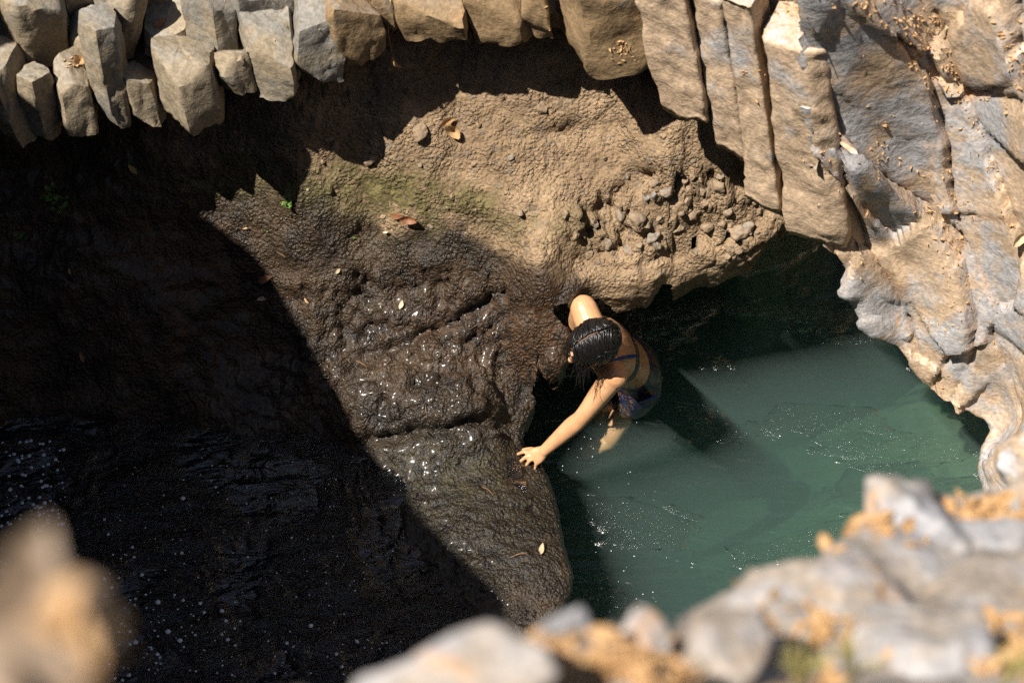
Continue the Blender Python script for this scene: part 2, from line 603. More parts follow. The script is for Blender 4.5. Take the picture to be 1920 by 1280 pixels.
M_stem = mat_plain('dry_stem', (0.24, 0.14, 0.07), 0.8, 0.3, 40, 0.4)
M_straw = mat_leaf('straw', (0.35, 0.33, 0.10), (0.52, 0.42, 0.18))
M_bubble = mat_plain('foam', (0.62, 0.68, 0.72), 0.18, 0.1, 40, 0.05, 0.6)
M_ground = mat_basalt('plateau_rock', (0.26, 0.19, 0.12), (0.19, 0.18, 0.17), 0.08, (0.45, 0.27, 0.13), 0.7)

# ================================================================== 1. the rock slope, ledge and stream bed
lip = [(1600, 330, 1.30), (1520, 350, 1.28), (1450, 378, 1.20), (1425, 410, 1.12), (1400, 440, 1.06), (1340, 455, 1.02), (1262, 474, .97),
       (1200, 503, .97), (1130, 506, .96), (1080, 512, .97), (1048, 545, .95), (1042, 600, .82), (1036, 655, .68),
       (1002, 706, .50), (968, 748, .44), (946, 798, .38), (955, 838, .34), (1000, 872, .31), (1014, 930, .33),
       (1030, 1000, .36), (1050, 1060, .38), (1045, 1100, .38), (1000, 1160, .37), (950, 1222, .36), (900, 1290, .36), (840, 1420, .36)]
lip3 = np.array([P(*q) for q in lip])
lip3 = chaikin(lip3, 1, 0.25, closed=False)
wig = fbm(lip3 * 7, 3)
lip3[:, :2] += np.stack([wig, fbm(lip3 * 7 + 30, 3)], -1) * 0.02
n_lip = len(lip3) - 1
rest = np.array([[-0.6, 2.2, .36], [-3.6, 2.2, .36], [-3.6, 8.2, 2.4], [2.6, 8.2, 2.2]])
slope_outline = np.vstack([lip3, rest])
slope_ctrl = [(a, b, c) for a, b, c in lip] + [
    (1350, 330, 1.38), (1250, 300, 1.46), (1000, 195, 1.58), (760, 235, 1.53), (850, 150, 1.64), (1180, 190, 1.60), (1020, 535, 1.03), (1000, 510, 1.05),
    (560, 290, 1.42), (300, 325, 1.22), (100, 300, 1.25), (0, 350, 1.15), (-150, 400, 1.15),
    (480, 480, .90), (700, 450, .98), (900, 450, 1.05), (1050, 450, 1.12), (1180, 420, 1.10), (620, 600, .68), (800, 600, .70), (950, 620, .68),
    (300, 560, .80), (100, 560, .80), (-100, 600, .78), (300, 700, .52), (80, 700, .52), (700, 770, .53), (850, 750, .56), (800, 795, .50), (900, 765, .54),
    (0, 770, .40), (200, 790, .37), (450, 815, .37), (690, 832, .40), (760, 850, .41), (860, 860, .41), (900, 960, .40), (960, 1060, .40),
    (760, 960, .37), (800, 1060, .355), (880, 1160, .36), (600, 900, .24), (300, 900, .20), (0, 900, .20), (600, 1050, .18), (300, 1100, .12), (0, 1100, .10),
    (700, 1200, .26), (400, 1300, .12), (0, 1300, .10), (-200, 1000, .2), (700, 60, 1.85), (1000, 60, 1.88), (300, 150, 1.6), (1300, 150, 1.75),
    (1400, 250, 1.55), (1500, 280, 1.45), (0, 200, 1.45)]
sc3 = np.array([P(*q) for q in slope_ctrl])
extra = np.array([[-3.4, 7.8, 2.3], [0, 7.8, 2.4], [2.4, 7.8, 2.3], [-3.4, 5.5, 1.3], [-3.4, 3, .3]])
sc3 = np.vstack([sc3, extra])
slope_h = RBF(sc3, sc3[:, 2], 2e-3)

def px_field(pts, lam=1e-2):
    q = np.array([P(u, v, float(slope_h(np.array([P(u, v, 0.7)]))[0]) if False else 0.0) for u, v, _ in pts])
    return None

v, f, nrm, dist = rock_sheet(slope_outline, n_lip, lambda q: slope_h(q),
                             [(0, 0), (.035, .012), (.055, .045), (.055, .12), (.02, .26), (-.10, .45), (-.22, .75), (-.25, 1.5)], 0.0105, short=20)
uv = proj(v)
U_, V_ = uv[:, 0], uv[:, 1]
def blob(cu, cv, ru, rv):
    return np.exp(-(((U_ - cu) / ru) ** 2 + ((V_ - cv) / rv) ** 2))
# places on the rock, by what the ground is made of there
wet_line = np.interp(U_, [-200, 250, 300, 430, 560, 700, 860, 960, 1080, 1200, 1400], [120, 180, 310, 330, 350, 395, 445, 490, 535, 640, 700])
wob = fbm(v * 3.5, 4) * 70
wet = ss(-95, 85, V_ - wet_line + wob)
rough_zone = ss(0.15, 0.6, blob(1320, 400, 190, 90) + blob(1180, 440, 120, 60))
lump_zone = ss(0.1, 0.6, blob(860, 680, 230, 150) + blob(700, 620, 160, 120))
flat_zone = ss(820, 880, V_ + 0 * U_) * ss(1150, 1040, U_)
moss = np.clip(blob(380, 330, 90, 45) * 0.9 + blob(460, 310, 80, 30) * .7 + blob(700, 350, 110, 42) * .9 + blob(840, 385, 130, 45) * .9 + blob(600, 330, 80, 40) * .6
               + blob(1030, 430, 90, 40) * .4 + blob(860, 880, 140, 60) * 0.12, 0, 1)
moss = np.clip(moss * 1.3, 0, 1) * ss(-0.45, 0.15, fbm(v * 9, 4))
red = np.clip(blob(340, 430, 90, 90) + blob(880, 640, 140, 120) * .7 + blob(1020, 640, 60, 90) + blob(520, 560, 90, 70) * .4 + blob(820, 880, 120, 50) * .5, 0, 1)
disp = 0.038 * fbm(v * 3.2, 4) + 0.020 * (1 - flat_zone) * fbm(v * np.array([5, 7, 9]) + 3, 5, .6, True) + 0.011 * fbm(v * 13, 4) + 0.007 * fbm(v * 34, 3, .6, True)
f1, f2, cid = worley(v * np.array([26, 26, 26]))
peb = np.clip(0.5 - f1, 0, 1) * (cid > 0.45)
disp += peb * 0.034 * (1 - flat_zone) * ss(-0.2, 0.35, fbm(v * 5 + 40, 3) + 0.12)
g1, g2, gid = worley(v * 11 + fbm(v * 9, 2)[:, None] * 0.35)
k1, k2, kid = worley(v * 19 + fbm(v * 15, 2)[:, None] * 0.4 + 50)
disp += rough_zone * (0.085 * np.clip(g2 - g1, 0, .3) + 0.05 * fbm(v * 7.5, 5, 0.55, True) + 0.055 * (gid - 0.5) + 0.04 * np.clip(k2 - k1, 0, .3) + .025 * (kid - .5) - .02)
disp += lump_zone * (0.012 * np.clip(g2 - g1, 0, .25) + 0.036 * fbm(v * 6.5 + 9, 5, 0.62, True) + 0.030 * (gid - 0.5) + 0.016 * (kid - .5) + 0.014 * fbm(v * 26, 4, .65, True) + .02 * fbm(v * np.array([9, 4, 9]) + 5, 4, .6))
disp *= 1 - 0.55 * flat_zone
disp += flat_zone * (0.016 * fbm(v * np.array([6, 14, 8]), 5, .6, True) + 0.007 * fbm(v * 24, 3, .6, True))
def crack(pts, wd, depth):
    line = np.array(pts, float)
    d, _, _ = nearest_on(uv + 9 * np.stack([fbm(v * 16, 3), fbm(v * 16 + 5, 3)], -1), line, closed=False)
    return -depth * np.exp(-(d / wd) ** 2)
disp += crack([(655, 690), (680, 660), (760, 640), (845, 612), (900, 578), (930, 548)], 9, 0.05)
disp += crack([(700, 826), (770, 812), (850, 800), (900, 785), (940, 800)], 13, 0.075)
disp += crack([(870, 640), (960, 590), (1030, 575)], 7, 0.03)
disp += crack([(1200, 330), (1290, 330), (1380, 345)], 14, 0.05)
disp += crack([(860, 268), (1000, 252), (1120, 240), (1230, 238)], 10, 0.010)
disp = disp * (0.35 + 0.65 * ss(-0.02, 0.14, dist)) * np.where(rough_zone > .3, 1, 1)
v = v + nrm * disp[:, None]
stripes = fbm(v * np.array([3, 3, 14]), 3)
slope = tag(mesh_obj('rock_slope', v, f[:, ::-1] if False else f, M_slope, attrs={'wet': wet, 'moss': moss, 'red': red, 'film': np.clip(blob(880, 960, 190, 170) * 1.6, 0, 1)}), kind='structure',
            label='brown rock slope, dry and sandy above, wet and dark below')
slope_bvh = BVHTree.FromPolygons(v.tolist(), f.tolist())
slope_uv = uv

def drop(bvh, x, y, z=9.0):
    h, n, i, d = bvh.ray_cast(Vector((x, y, z)), Vector((0, 0, -1)))
    return h, n

def survey(bvh, u, v_):
    """where the line of sight through (u, v) meets a surface"""
    d = _F * FPX + _R * (u - 960) + _U * (640 - v_)
    h, n, i, t = bvh.ray_cast(Vector(_C), Vector(d / np.linalg.norm(d)))
    return h, n

# ================================================================== 2. the columnar basalt cliff
# (u, v of the top, v of the visible foot, foot height, radius, material, edge column?)
cols = [
 (20, -30, 130, 2.12, .11, 'L', 0), (82, 8, 140, 2.08, .12, 'L', 0), (28, 95, 262, 1.74, .095, 'L', 1), (88, 112, 262, 1.74, .075, 'L', 1),
 (172, 82, 140, 2.0, .08, 'L', 0), (145, 108, 238, 1.78, .08, 'L', 1), (124, 190, 247, 1.70, .065, 'L', 1), (218, 62, 232, 1.78, .08, 'L', 1),
 (245, 30, 95, 2.15, .085, 'L', 0), (318, 62, 152, 2.0, .105, 'L', 0), (272, 150, 232, 1.76, .062, 'L', 1), (362, 95, 227, 1.80, .13, 'L', 1),
 (398, 20, 105, 2.1, .115, 'L', 0), (488, 25, 96, 2.12, .115, 'L', 0), (442, 100, 175, 1.90, .08, 'L', 1), (520, 70, 180, 1.86, .12, 'L', 1),
 (588, -25, 160, 1.90, .115, 'L', 1), (672, -5, 122, 1.98, .09, 'T', 1), (724, -30, 56, 2.06, .08, 'T', 1), (818, -12, 101, 2.0, .155, 'T', 1),
 (935, -20, 98, 2.0, .145, 'T', 1), (1008, -30, 86, 2.03, .075, 'T', 1), (1170, -90, 150, 2.0, .275, 'T', 1), (1312, -70, 236, 1.88, .10, 'R', 1),
 (1388, -30, 292, 1.76, .115, 'R', 1), (1458, -20, 400, 1.56, .10, 'R', 1), (1516, 50, 452, 1.46, .11, 'R', 1),
 (130, -70, 40, 2.35, .12, 'L', 0), (300, -40, 30, 2.35, .11, 'L', 0), (215, -80, 10, 2.4, .10, 'L', 0)]
foot_blocks = [(1622, 528, 1.18, .085), (1655, 592, .98, .10), (1728, 680, .78, .06), (1790, 735, .64, .07)]
seeds = []
EU = [-300, 0, 160, 250, 400, 440, 570, 640, 700, 745]
EV = [285, 265, 246, 232, 222, 190, 168, 142, 102, 62]
EZ = [1.70, 1.74, 1.75, 1.77, 1.80, 1.86, 1.88, 1.92, 1.98, 2.04]
LEAN = {'L': 0.0, 'T': 0.10, 'R': 0.21}
def add_seed(u, vt, vb, zb, R, m, edge, front=True):
    if m == 'L': R *= .92
    ft = P(u, vb, zb)
    ft[0] += LEAN[m] * (zb - 1.2)
    ax = ft + np.array([0, R * 0.85, 0])
    if m == 'L' and not edge:                   # second and third rows stand behind the edge row
        e0 = P(u, np.interp(u, EU, EV), np.interp(u, EU, EZ))
        row = 0.25 if vt > 5 else 0.42
        y = e0[1] + row
        ax = np.array([ft[0] * y / ft[1] if False else e0[0] * 1.0, y, zb])
        front = False
    # height of the top seen at vt over the axis
    d = _F * FPX + _U * (640 - vt)
    zt = CAM_H + d[2] / d[1] * ax[1]
    if m == 'L': zt += (0.08 if not edge else 0) + RNG.normal() * .05
    zt = max(zt, zb + 0.08)
    seeds.append(dict(x=ax[0], y=ax[1], zt=zt, zb=(zb - .6 if edge == 2 else zb) if edge else min(zb, 1.95), R=R, m=m, edge=int(edge == 1), vis=1, ft=(ft[:2] if front and m != 'L' else None)))
for c in cols: add_seed(*c)
# the right-hand cliff surface, a steep face stepping up to the right
face = [(1610, 470, 1.46), (1680, 480, 1.28), (1700, 300, 1.84), (1650, 150, 2.30), (1750, 100, 2.38), (1800, 300, 1.88), (1900, 300, 2.0), (1900, 100, 2.5), (1750, 500, 1.32), (1850, 500, 1.42),
        (1920, 500, 1.5), (1850, 650, 1.0), (1760, 620, .98), (1920, 680, 1.0), (2050, 400, 2.0), (2050, 700, 1.25), (2100, 100, 2.7), (1560, -40, 2.55), (1750, -80, 2.75), (1950, -100, 3.0), (1400, -120, 2.6),
        (1690, 600, .95), (1800, 720, .72), (1900, 770, .7)]
face3 = np.array([P(*q) for q in face] + [[3.6, 4, 2.9], [4.2, 6, 3.6], [3, 8.5, 3.6], [3.0, 2.6, 1.6]])
face_h = RBF(face3, face3[:, 2], 0.01)
# more of the same cliff behind and beyond
top_ctrl = np.array([[s['x'], s['y'], s['zt']] for s in seeds])
tz = RBF(np.vstack([top_ctrl, [[-3, 8.0, 3.2], [0, 8.5, 3.6], [3, 8.5, 3.8], [3.6, 4, 3.0], [4.2, 6, 3.6], [3.2, 2.6, 1.9]]]),
         np.concatenate([top_ctrl[:, 2], [3.2, 3.6, 3.8, 3.0, 3.6, 1.9]]), 0.15)
occ = [(s['x'], s['y'], s['R']) for s in seeds]
EDGE = [(-300, 300, 1.7), (0, 268, 1.74), (250, 232, 1.77), (440, 185, 1.86), (640, 145, 1.93), (740, 60, 2.05), (1000, 90, 2.0), (1280, 150, 2.0), (1420, 300, 1.76),
                                         (1500, 410, 1.56), (1600, 490, 1.36), (1700, 640, .8), (1860, 800, .5), (2000, 900, .4)]
edge_poly = np.array([P(*q)[:2] for q in EDGE])
EDGE_Z = np.array([q[2] for q in EDGE])
cand = []
rr = np.random.default_rng(11)
for _ in range(9000):
    x = rr.uniform(-3.6, 4.2); y = rr.uniform(3.2, 8.4)
    R = rr.uniform(.12, .19) if x < 1.1 else rr.uniform(.09, .16)
    d, pt, sg = nearest_on(np.array([[x, y]]), edge_poly, closed=False)
    a, b = edge_poly[sg[0]], edge_poly[sg[0] + 1]
    side = (b - a)[0] * (y - a[1]) - (b - a)[1] * (x - a[0])
    if x > 1.2: continue
    if x < -.55 and d[0] < .45: R = rr.uniform(.06, .085)
    if side < 0 or d[0] < (0.07 if x < -.55 else 0.42 if x < 0.9 else R * 1.1): continue
    if d[0] > 2.3: continue
    if any((x - ox) ** 2 + (y - oy) ** 2 < ((R + orr) * 0.82) ** 2 for ox, oy, orr in occ): continue
    occ.append((x, y, R))
    zt = float(tz(np.array([[x, y]]))[0]) + rr.normal() * 0.07 if x < .9 else float(face_h(np.array([[x, y]]))[0]) + rr.normal() * 0.03
    ez = float(np.interp(x, edge_poly[:, 0], EDGE_Z))
    if x < 0.9: zt = max(zt, 1.98 + 0.45 * d[0])
    if x < -.55 and d[0] < .45:
        seeds.append(dict(x=x, y=y, zt=ez + .16 + .75 * d[0] + rr.normal() * .06, zb=ez + rr.uniform(-.03, .05), R=R, m='L', edge=int(d[0] < .17), vis=1, ft=None)); continue
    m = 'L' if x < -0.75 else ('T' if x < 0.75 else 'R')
    seeds.append(dict(x=x, y=y, zt=min(max(zt, 0.5), 4.2), zb=(-0.9 if d[0] > 1.1 else min(1.95, zt - .3) if x < .9 else max(.1, min(ez + .12, zt - .3))), R=R, m=m, edge=0, vis=int(d[0] < 1.1 and x > -2.6), ft=None))

def clip_half(poly, n, c):
    out = []
    m = len(poly)
    for i in range(m):
        a, b = poly[i], poly[(i + 1) % m]
        da, db = a @ n - c, b @ n - c
        if da <= 0: out.append(a)
        if (da < 0) != (db < 0) and abs(da - db) > 1e-12:
            out.append(a + (b - a) * (da / (da - db)))
    return out

def make_column(s, idx):
    r = np.random.default_rng(500 + idx)
    c = np.array([s['x'], s['y']])
    k = r.integers(5, 8)
    a0 = r.uniform(0, 6.28)
    if s['m'] == 'L': k, a0 = int(r.integers(4, 6)), -math.pi / 2 + r.uniform(-.4, .3)
    if s['R'] > .25: k, a0 = 5, math.radians(214)
    ang = a0 + (np.arange(k) + r.uniform(-.16, .16, k)) * 2 * math.pi / k
    wide = 1.5 if s['m'] == 'L' else 1.75
    poly = [c + s['R'] * wide * r.uniform(.9, 1.08) * np.array([math.cos(t), math.sin(t)]) for t in ang]
    for o in seeds:
        if o is s: continue
        q = np.array([o['x'], o['y']])
        dv = q - c
        L = np.linalg.norm(dv)
        if L > 1.1 or L < 1e-6: continue
        n = dv / L
        cut = 0.5 * (L + (s['R'] ** 2 - o['R'] ** 2) / L)
        poly = clip_half(poly, n, n @ c + cut - 0.0012)
        if len(poly) < 3: return None
    if s['ft'] is not None:
        _, _, sg = nearest_on(s['ft'][None, :], edge_poly, closed=False)
        t = edge_poly[sg[0] + 1] - edge_poly[sg[0]]
        a = math.atan2(-t[0], t[1]) + math.pi + r.uniform(-.3, .3)
        if s['m'] == 'R':                      # faces of the right-hand columns run on from one to the next
            others = sorted([o['ft'] for o in seeds if o['ft'] is not None and o['m'] == 'R' and o['edge'] == s['edge'] and abs(o['zt'] - s['zt']) < .8], key=lambda q: np.linalg.norm(q - s['ft']))[:3]
            t = max(others, key=lambda q: q[0]) - min(others, key=lambda q: q[0])
            a = math.atan2(-t[0], t[1]) + math.pi + r.uniform(-.12, .12)
        n = np.array([math.cos(a), math.sin(a)])
        if n @ (s['ft'] - c) < 0: n = -n
        if s['R'] > .25:                       # the big block ends in a sharp corner towards the viewer
            for a2 in (math.radians(196), math.radians(285)):
                n2 = np.array([math.cos(a2), math.sin(a2)])
                tipp = P(1096, 155, 2.0)[:2] + np.array([LEAN['T'] * .8, 0])
                poly = clip_half(poly, n2, n2 @ tipp)
        else:
            poly = clip_half(poly, n, n @ s['ft'])
            if s['m'] == 'T':
                for a2 in (a - .9, a + .9):
                    n2 = np.array([math.cos(a2), math.sin(a2)])
                    poly = clip_half(poly, n2, n2 @ c + abs(n2 @ (s['ft'] - c)) + s['R'] * .55)
        if len(poly) < 3: return None
    poly = np.array(poly)
    area = 0.5 * abs(np.sum(poly[:, 0] * np.roll(poly[:, 1], -1) - np.roll(poly[:, 0], -1) * poly[:, 1]))
    if area < 0.003: return None
    cen = poly.mean(0)
    rk = 0.06
    pl = chaikin(poly, 1, rk if s['m'] == 'R' else .045)
    pl = chaikin(pl, 1, 0.25) if s['m'] == 'R' else pl
    # resample
    cl = np.vstack([pl, pl[:1]])
    al = np.concatenate([[0], np.cumsum(np.linalg.norm(np.diff(cl, axis=0), axis=1))])
    K = 56 if s['vis'] else 26
    tt = np.linspace(0, al[-1], K, endpoint=False)
    per = np.stack([np.interp(tt, al, cl[:, 0]), np.interp(tt, al, cl[:, 1])], -1) - cen
    zt, zb = s['zt'], s['zb']
    Lh = zt - zb
    stp = 0.022 if s['vis'] else 0.08
    nz = int(min(90, max(6, Lh / stp)))
    tilt = r.normal(size=2) * (0.30 if s['m'] != 'R' else 0.16)
    tilt[1] -= 0.12
    if s['m'] == 'R' and (s['x'] > 1.0 and not s['ft'] is not None or s['zt'] < 1.25):
        h0 = face_h(np.array([[s['x'] - .06, s['y']], [s['x'] + .06, s['y']], [s['x'], s['y'] - .06], [s['x'], s['y'] + .06]]))
        g = np.array([h0[1] - h0[0], h0[3] - h0[2]]) / .12
        g *= min(1, 1.25 / (np.linalg.norm(g) + 1e-6))
        tilt = g + r.normal(size=2) * .12
    size = math.sqrt(area)
    rows = []
    # bottom centre rings, sides, top rings : (scale, z as fraction, cap?)
    for sc_ in (0.02, 0.45, 0.8):
        rows.append((sc_, 'b'))
    for i in range(nz + 1):
        rows.append((i / nz, 's'))
    for sc_ in (0.93, 0.8, 0.6, 0.35, 0.02):
        rows.append((sc_, 't'))
    V = []
    base_taper = 0.10 if s['edge'] else 0
    for val, kind in rows:
        if kind == 's':
            z = zb + val * Lh
            e = 1 - base_taper * math.exp(-((z - zb) / 0.07) ** 1.0) - 0.06 * math.exp(-((zt - z) / 0.016))
            if s['m'] != 'R': e *= 1 + 0.03 * math.sin(z * 9 + idx)
            ring = per * e
            zz = np.full(K, z)
            top_w = ss(zt - (0.16 if s['m'] != 'R' else .4), zt, np.array([z]))[0]
            zz = zz + (ring @ tilt) * top_w
        elif kind == 't':
            ring = per * 0.94 * val
            zz = zt + ring @ tilt + 0.05 * size * (1 - val)
        else:
            ring = per * (1 - base_taper) * val
            zz = np.full(K, zb) + 0.02 * (1 - val) + 0.03
        V.append(np.column_stack([ring + cen, zz]))
    V = np.vstack(V)
    nr = len(rows)
    # columns of the right-hand cliff lean with the cliff
    off = V[:, :2] - cen
    nrm2 = np.column_stack([off / (np.linalg.norm(off, axis=1)[:, None] + 1e-6), np.zeros(len(V))])
    topm = ss(zt - 0.03, zt + 0.005, V[:, 2])
    nrm2 = nrm2 * (1 - topm)[:, None] + np.array([0, 0, 1]) * topm[:, None]
    q = V + idx * 1.73
    amp = size / 0.2
    dsp = 0.016 * amp * fbm(q * np.array([5, 5, 3.2]), 3) + 0.011 * fbm(q * np.array([13, 13, 9]), 4, .55, True) + 0.0045 * fbm(q * 34, 3)
    if s['m'] == 'R':
        gq = V * np.array([1, 1, .8])
        dsp += 0.030 * fbm(gq * 2.6, 3) + 0.006 * fbm(gq * 7 + 3, 3, .5, True)
        for zk in r.uniform(zb, zt, int(r.integers(1, 4))):
            zz_ = V[:, 2] + 0.05 * fbm(q * np.array([6, 6, 0]), 2) + (V[:, :2] - cen) @ r.normal(size=2) * .35
            dsp += r.uniform(-.010, .010) * ss(zk - .006, zk + .006, zz_) - 0.004 * np.exp(-((zz_ - zk) / .008) ** 2)
    if s['m'] == 'L': dsp *= .55
    if s['m'] == 'L':
        h1, h2, hid = worley(q * np.array([9, 9, 6]))
        dsp += 0.014 * (np.clip(h2 - h1, 0, .25) - .15) + 0.012 * (hid - .5)
    if s['edge']:
        low = np.exp(-np.clip(V[:, 2] - zb, 0, 9) / 0.06)
        dsp += low * 0.022 * fbm(q * 14, 3)
        V[:, 2] += low * 0.05 * fbm(np.column_stack([q[:, :2] * 9, 0 * q[:, 0]]), 3)
    V = V + nrm2 * dsp[:, None]
    if s['m'] != 'R' and s['vis'] and s['R'] < .25:
        ct = np.array([*cen, zt - .07])
        for j in range(int(r.integers(0, 3)) if s['m'] == 'L' else 2):
            nn = np.array([r.uniform(-.9, .9), r.uniform(-1, .1), r.uniform(.25, .9)]); nn /= np.linalg.norm(nn)
            pr = (V - ct) @ nn
            ex = pr - pr.max() * r.uniform(.62, .9)
            V = V - nn * (np.clip(ex, 0, None) * .94)[:, None]
        if s['edge']:
            cb = np.array([*cen, zb + .05])
            nn = np.array([r.uniform(-.8, .8), r.uniform(-1, -.2), -r.uniform(.3, .9)]); nn /= np.linalg.norm(nn)
            pr = (V - cb) @ nn
            ex = pr - min(pr.max(), .16) * r.uniform(.4, .8)
            V = V - nn * (np.clip(ex, 0, .09 if s['m'] == 'L' else .03) * .9)[:, None]
        V = V + nrm2 * (0.003 * fbm(q * 22 + 7, 3))[:, None]
        if s['m'] == 'L':
            ln = r.normal(size=2) * .09
            V[:, :2] += (V[:, 2] - (zb + zt) / 2)[:, None] * ln
    V[:, 0] -= LEAN[s['m']] * (V[:, 2] - 1.2)
    F = []
    for i in range(nr - 1):
        a = i * K + np.arange(K)
        b = i * K + (np.arange(K) + 1) % K
        F.append(np.stack([a, b, b + K, a + K], -1))
    F = np.vstack(F).tolist()
    F.append(list(range(K))[::-1])
    F.append([(nr - 1) * K + i for i in range(K)])
    return V, F

cliff = empty('basalt_cliff', (0, 7.0, 1.8))
tag(cliff, kind='structure', label='columnar basalt cliff overhanging the pool and the rock slope')
col_v, col_f, nvb = [], [], 0
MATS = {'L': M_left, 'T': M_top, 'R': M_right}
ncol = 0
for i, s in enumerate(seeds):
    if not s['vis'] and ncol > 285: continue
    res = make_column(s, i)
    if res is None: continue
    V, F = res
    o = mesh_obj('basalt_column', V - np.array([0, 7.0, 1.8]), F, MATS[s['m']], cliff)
    if s['m'] != 'R': o.data.set_sharp_from_angle(angle=math.radians(38))
    ncol += 1
    col_v.append(V)
    for fc in F: col_f.append([k + nvb for k in fc])
    nvb += len(V)
inn, far = [], []  # slab behind the columns, added to block light leaking through gaps
for k in range(11):
    t = edge_poly[min(k + 1, len(edge_poly) - 1)] - edge_poly[max(k - 1, 0)]
    nn = np.array([-t[1], t[0]]) / np.linalg.norm(t)
    inn.append([*(edge_poly[k] + nn * .10), EDGE_Z[k] + .03]); far.append([*(edge_poly[k] + nn * 2.2 + [0, .3]), EDGE_Z[k] + .1])
inn, far = np.array(inn), np.array(far)
m = len(inn)
stop_slab = np.vstack([inn, far, inn + [0, 0, .07], far + [0, 0, .07]])
cf = []
for k in range(m - 1):
    cf += [[k, k + 1, m + k + 1, m + k], [2 * m + k, 3 * m + k, 3 * m + k + 1, 2 * m + k + 1], [k, 2 * m + k, 2 * m + k + 1, k + 1]]
mesh_obj('light_stop_slab', stop_slab - np.array([0, 7.0, 1.8]), cf, M_top, cliff, smooth=False)
# the massive right-hand face: one continuous faceted wall
fn = np.array([-.46, -.46, .76]); fn /= np.linalg.norm(fn)
fx = np.array([1.0, 0, 0]) - fn * fn[0]; fx /= np.linalg.norm(fx)
fy = np.cross(fn, fx)
FR = np.array([fx, fy, fn])
fo = P(1750, 400, 1.55)
edge_r = [(1528, 300, 1.95), (1540, 440, 1.52), (1600, 492, 1.32), (1586, 535, 1.22), (1612, 560, 1.14), (1626, 608, 1.02), (1688, 632, .90), (1728, 690, .76), (1760, 742, .66),
          (1800, 752, .62), (1850, 778, .55), (1868, 812, .50), (1850, 850, .52), (1862, 915, .50), (1900, 990, .42), (1990, 1060, .3)]
e3 = np.array([P(*q) for q in edge_r])
e3 = chaikin(e3, 1, .2, closed=False)
fc3 = np.vstack([e3, face3[:len(face)], [P(*q) for q in [(1560, 60, 2.60), (1530, 200, 2.22), (1545, 350, 1.82), (1600, 300, 1.98), (1500, -60, 2.92), (1900, 850, .85), (1950, 800, .95), (2000, 900, .75), (2200, 600, 1.7), (2200, 300, 2.3), (2200, 0, 2.9), (1700, -300, 3.1), (2100, -300, 3.4), (1450, -300, 3.0)]]])
lc = (fc3 - fo) @ FR.T
f_loc = RBF(lc, lc[:, 2], 0.004)
bk3 = np.array([P(*q) for q in [(2300, 1000, .6), (2300, 300, 2.3), (2250, -350, 3.5), (1430, -350, 3.1), (1470, -60, 2.92), (1490, 150, 2.35)]])
ol = np.vstack([(e3 - fo) @ FR.T, (bk3 - fo) @ FR.T])
v, f, nrm, dist = rock_sheet(ol, len(e3) - 1, f_loc, [(0, 0), (.02, .008), (.035, .03), (.03, .10), (-.02, .3), (-.1, .8), (-.1, 1.6)], 0.0125)
wv = v + np.stack([fbm(v * 3, 3), fbm(v * 3 + 9, 3), 0 * v[:, 0]], -1) * .025
c1, c2, cid, cvec = worley2(np.column_stack([wv[:, 0] * 4.2 + wv[:, 1] * .5, wv[:, 1] * 1.3]))
cg = np.column_stack([np.sin(cid * 91.7), np.cos(cid * 57.3)])
seam = np.exp(-((c2 - c1) / .05) ** 2)
d1, d2, did, dvec = worley2(wv[:, :2] * 3.2 + 20)
dg = np.column_stack([np.sin(did * 77.7), np.cos(did * 131.3)])
dd = 0.050 * (cid - .5) + (cvec * cg * np.array([.075, .045])).sum(1) - 0.014 * seam
dd += 0.026 * (did - .5) + (dvec * dg).sum(1) * .042 - 0.006 * np.exp(-((d2 - d1) / .05) ** 2)
dd += 0.018 * fbm(v * 2.0, 4) + 0.004 * fbm(v * 11, 4, .55, True) + 0.002 * fbm(v * 40, 3)
low = np.exp(-np.clip(dist, 0, 9) / .10)
k1, k2, kid, kvec = worley2(v[:, :2] * 8)
dd += low * (0.040 * (kid - .6) + .02 * np.clip(k2 - k1, 0, .3) + (kvec * np.column_stack([np.sin(kid * 61.), np.cos(kid * 83.)])).sum(1) * .035)
v = v + nrm * (dd * (.5 + .5 * ss(-.05, .05, dist)))[:, None]
crev = np.clip(seam + .6 * np.exp(-((d2 - d1) / .06) ** 2), 0, 1) * ss(-.1, .3, fbm(v * 4 + 5, 3))
v = v @ FR + fo
facec = mesh_obj('cliff_face', v - np.array([0, 7.0, 1.8]), f, M_right, cliff, attrs={'crevice': crev})
facec.data.set_sharp_from_angle(angle=math.radians(50))
col_v.append(v); col_f += (f + nvb).tolist(); nvb += len(v)
for k, (u, v_, z, sz) in enumerate(foot_blocks):
    sv, sf = rock_shape(4, (sz * 1.1, sz * .9, sz * .85), 300 + k, 10, .12, .5)
    sv = sv + P(u, v_, z) + np.array([.03, .06, 0])
    mesh_obj('foot_block', sv - np.array([0, 7.0, 1.8]), sf, M_right, cliff)
    col_v.append(sv); col_f += (sf + nvb).tolist(); nvb += len(sv)
cliff_bvh = BVHTree.FromPolygons(np.vstack(col_v).tolist(), col_f)

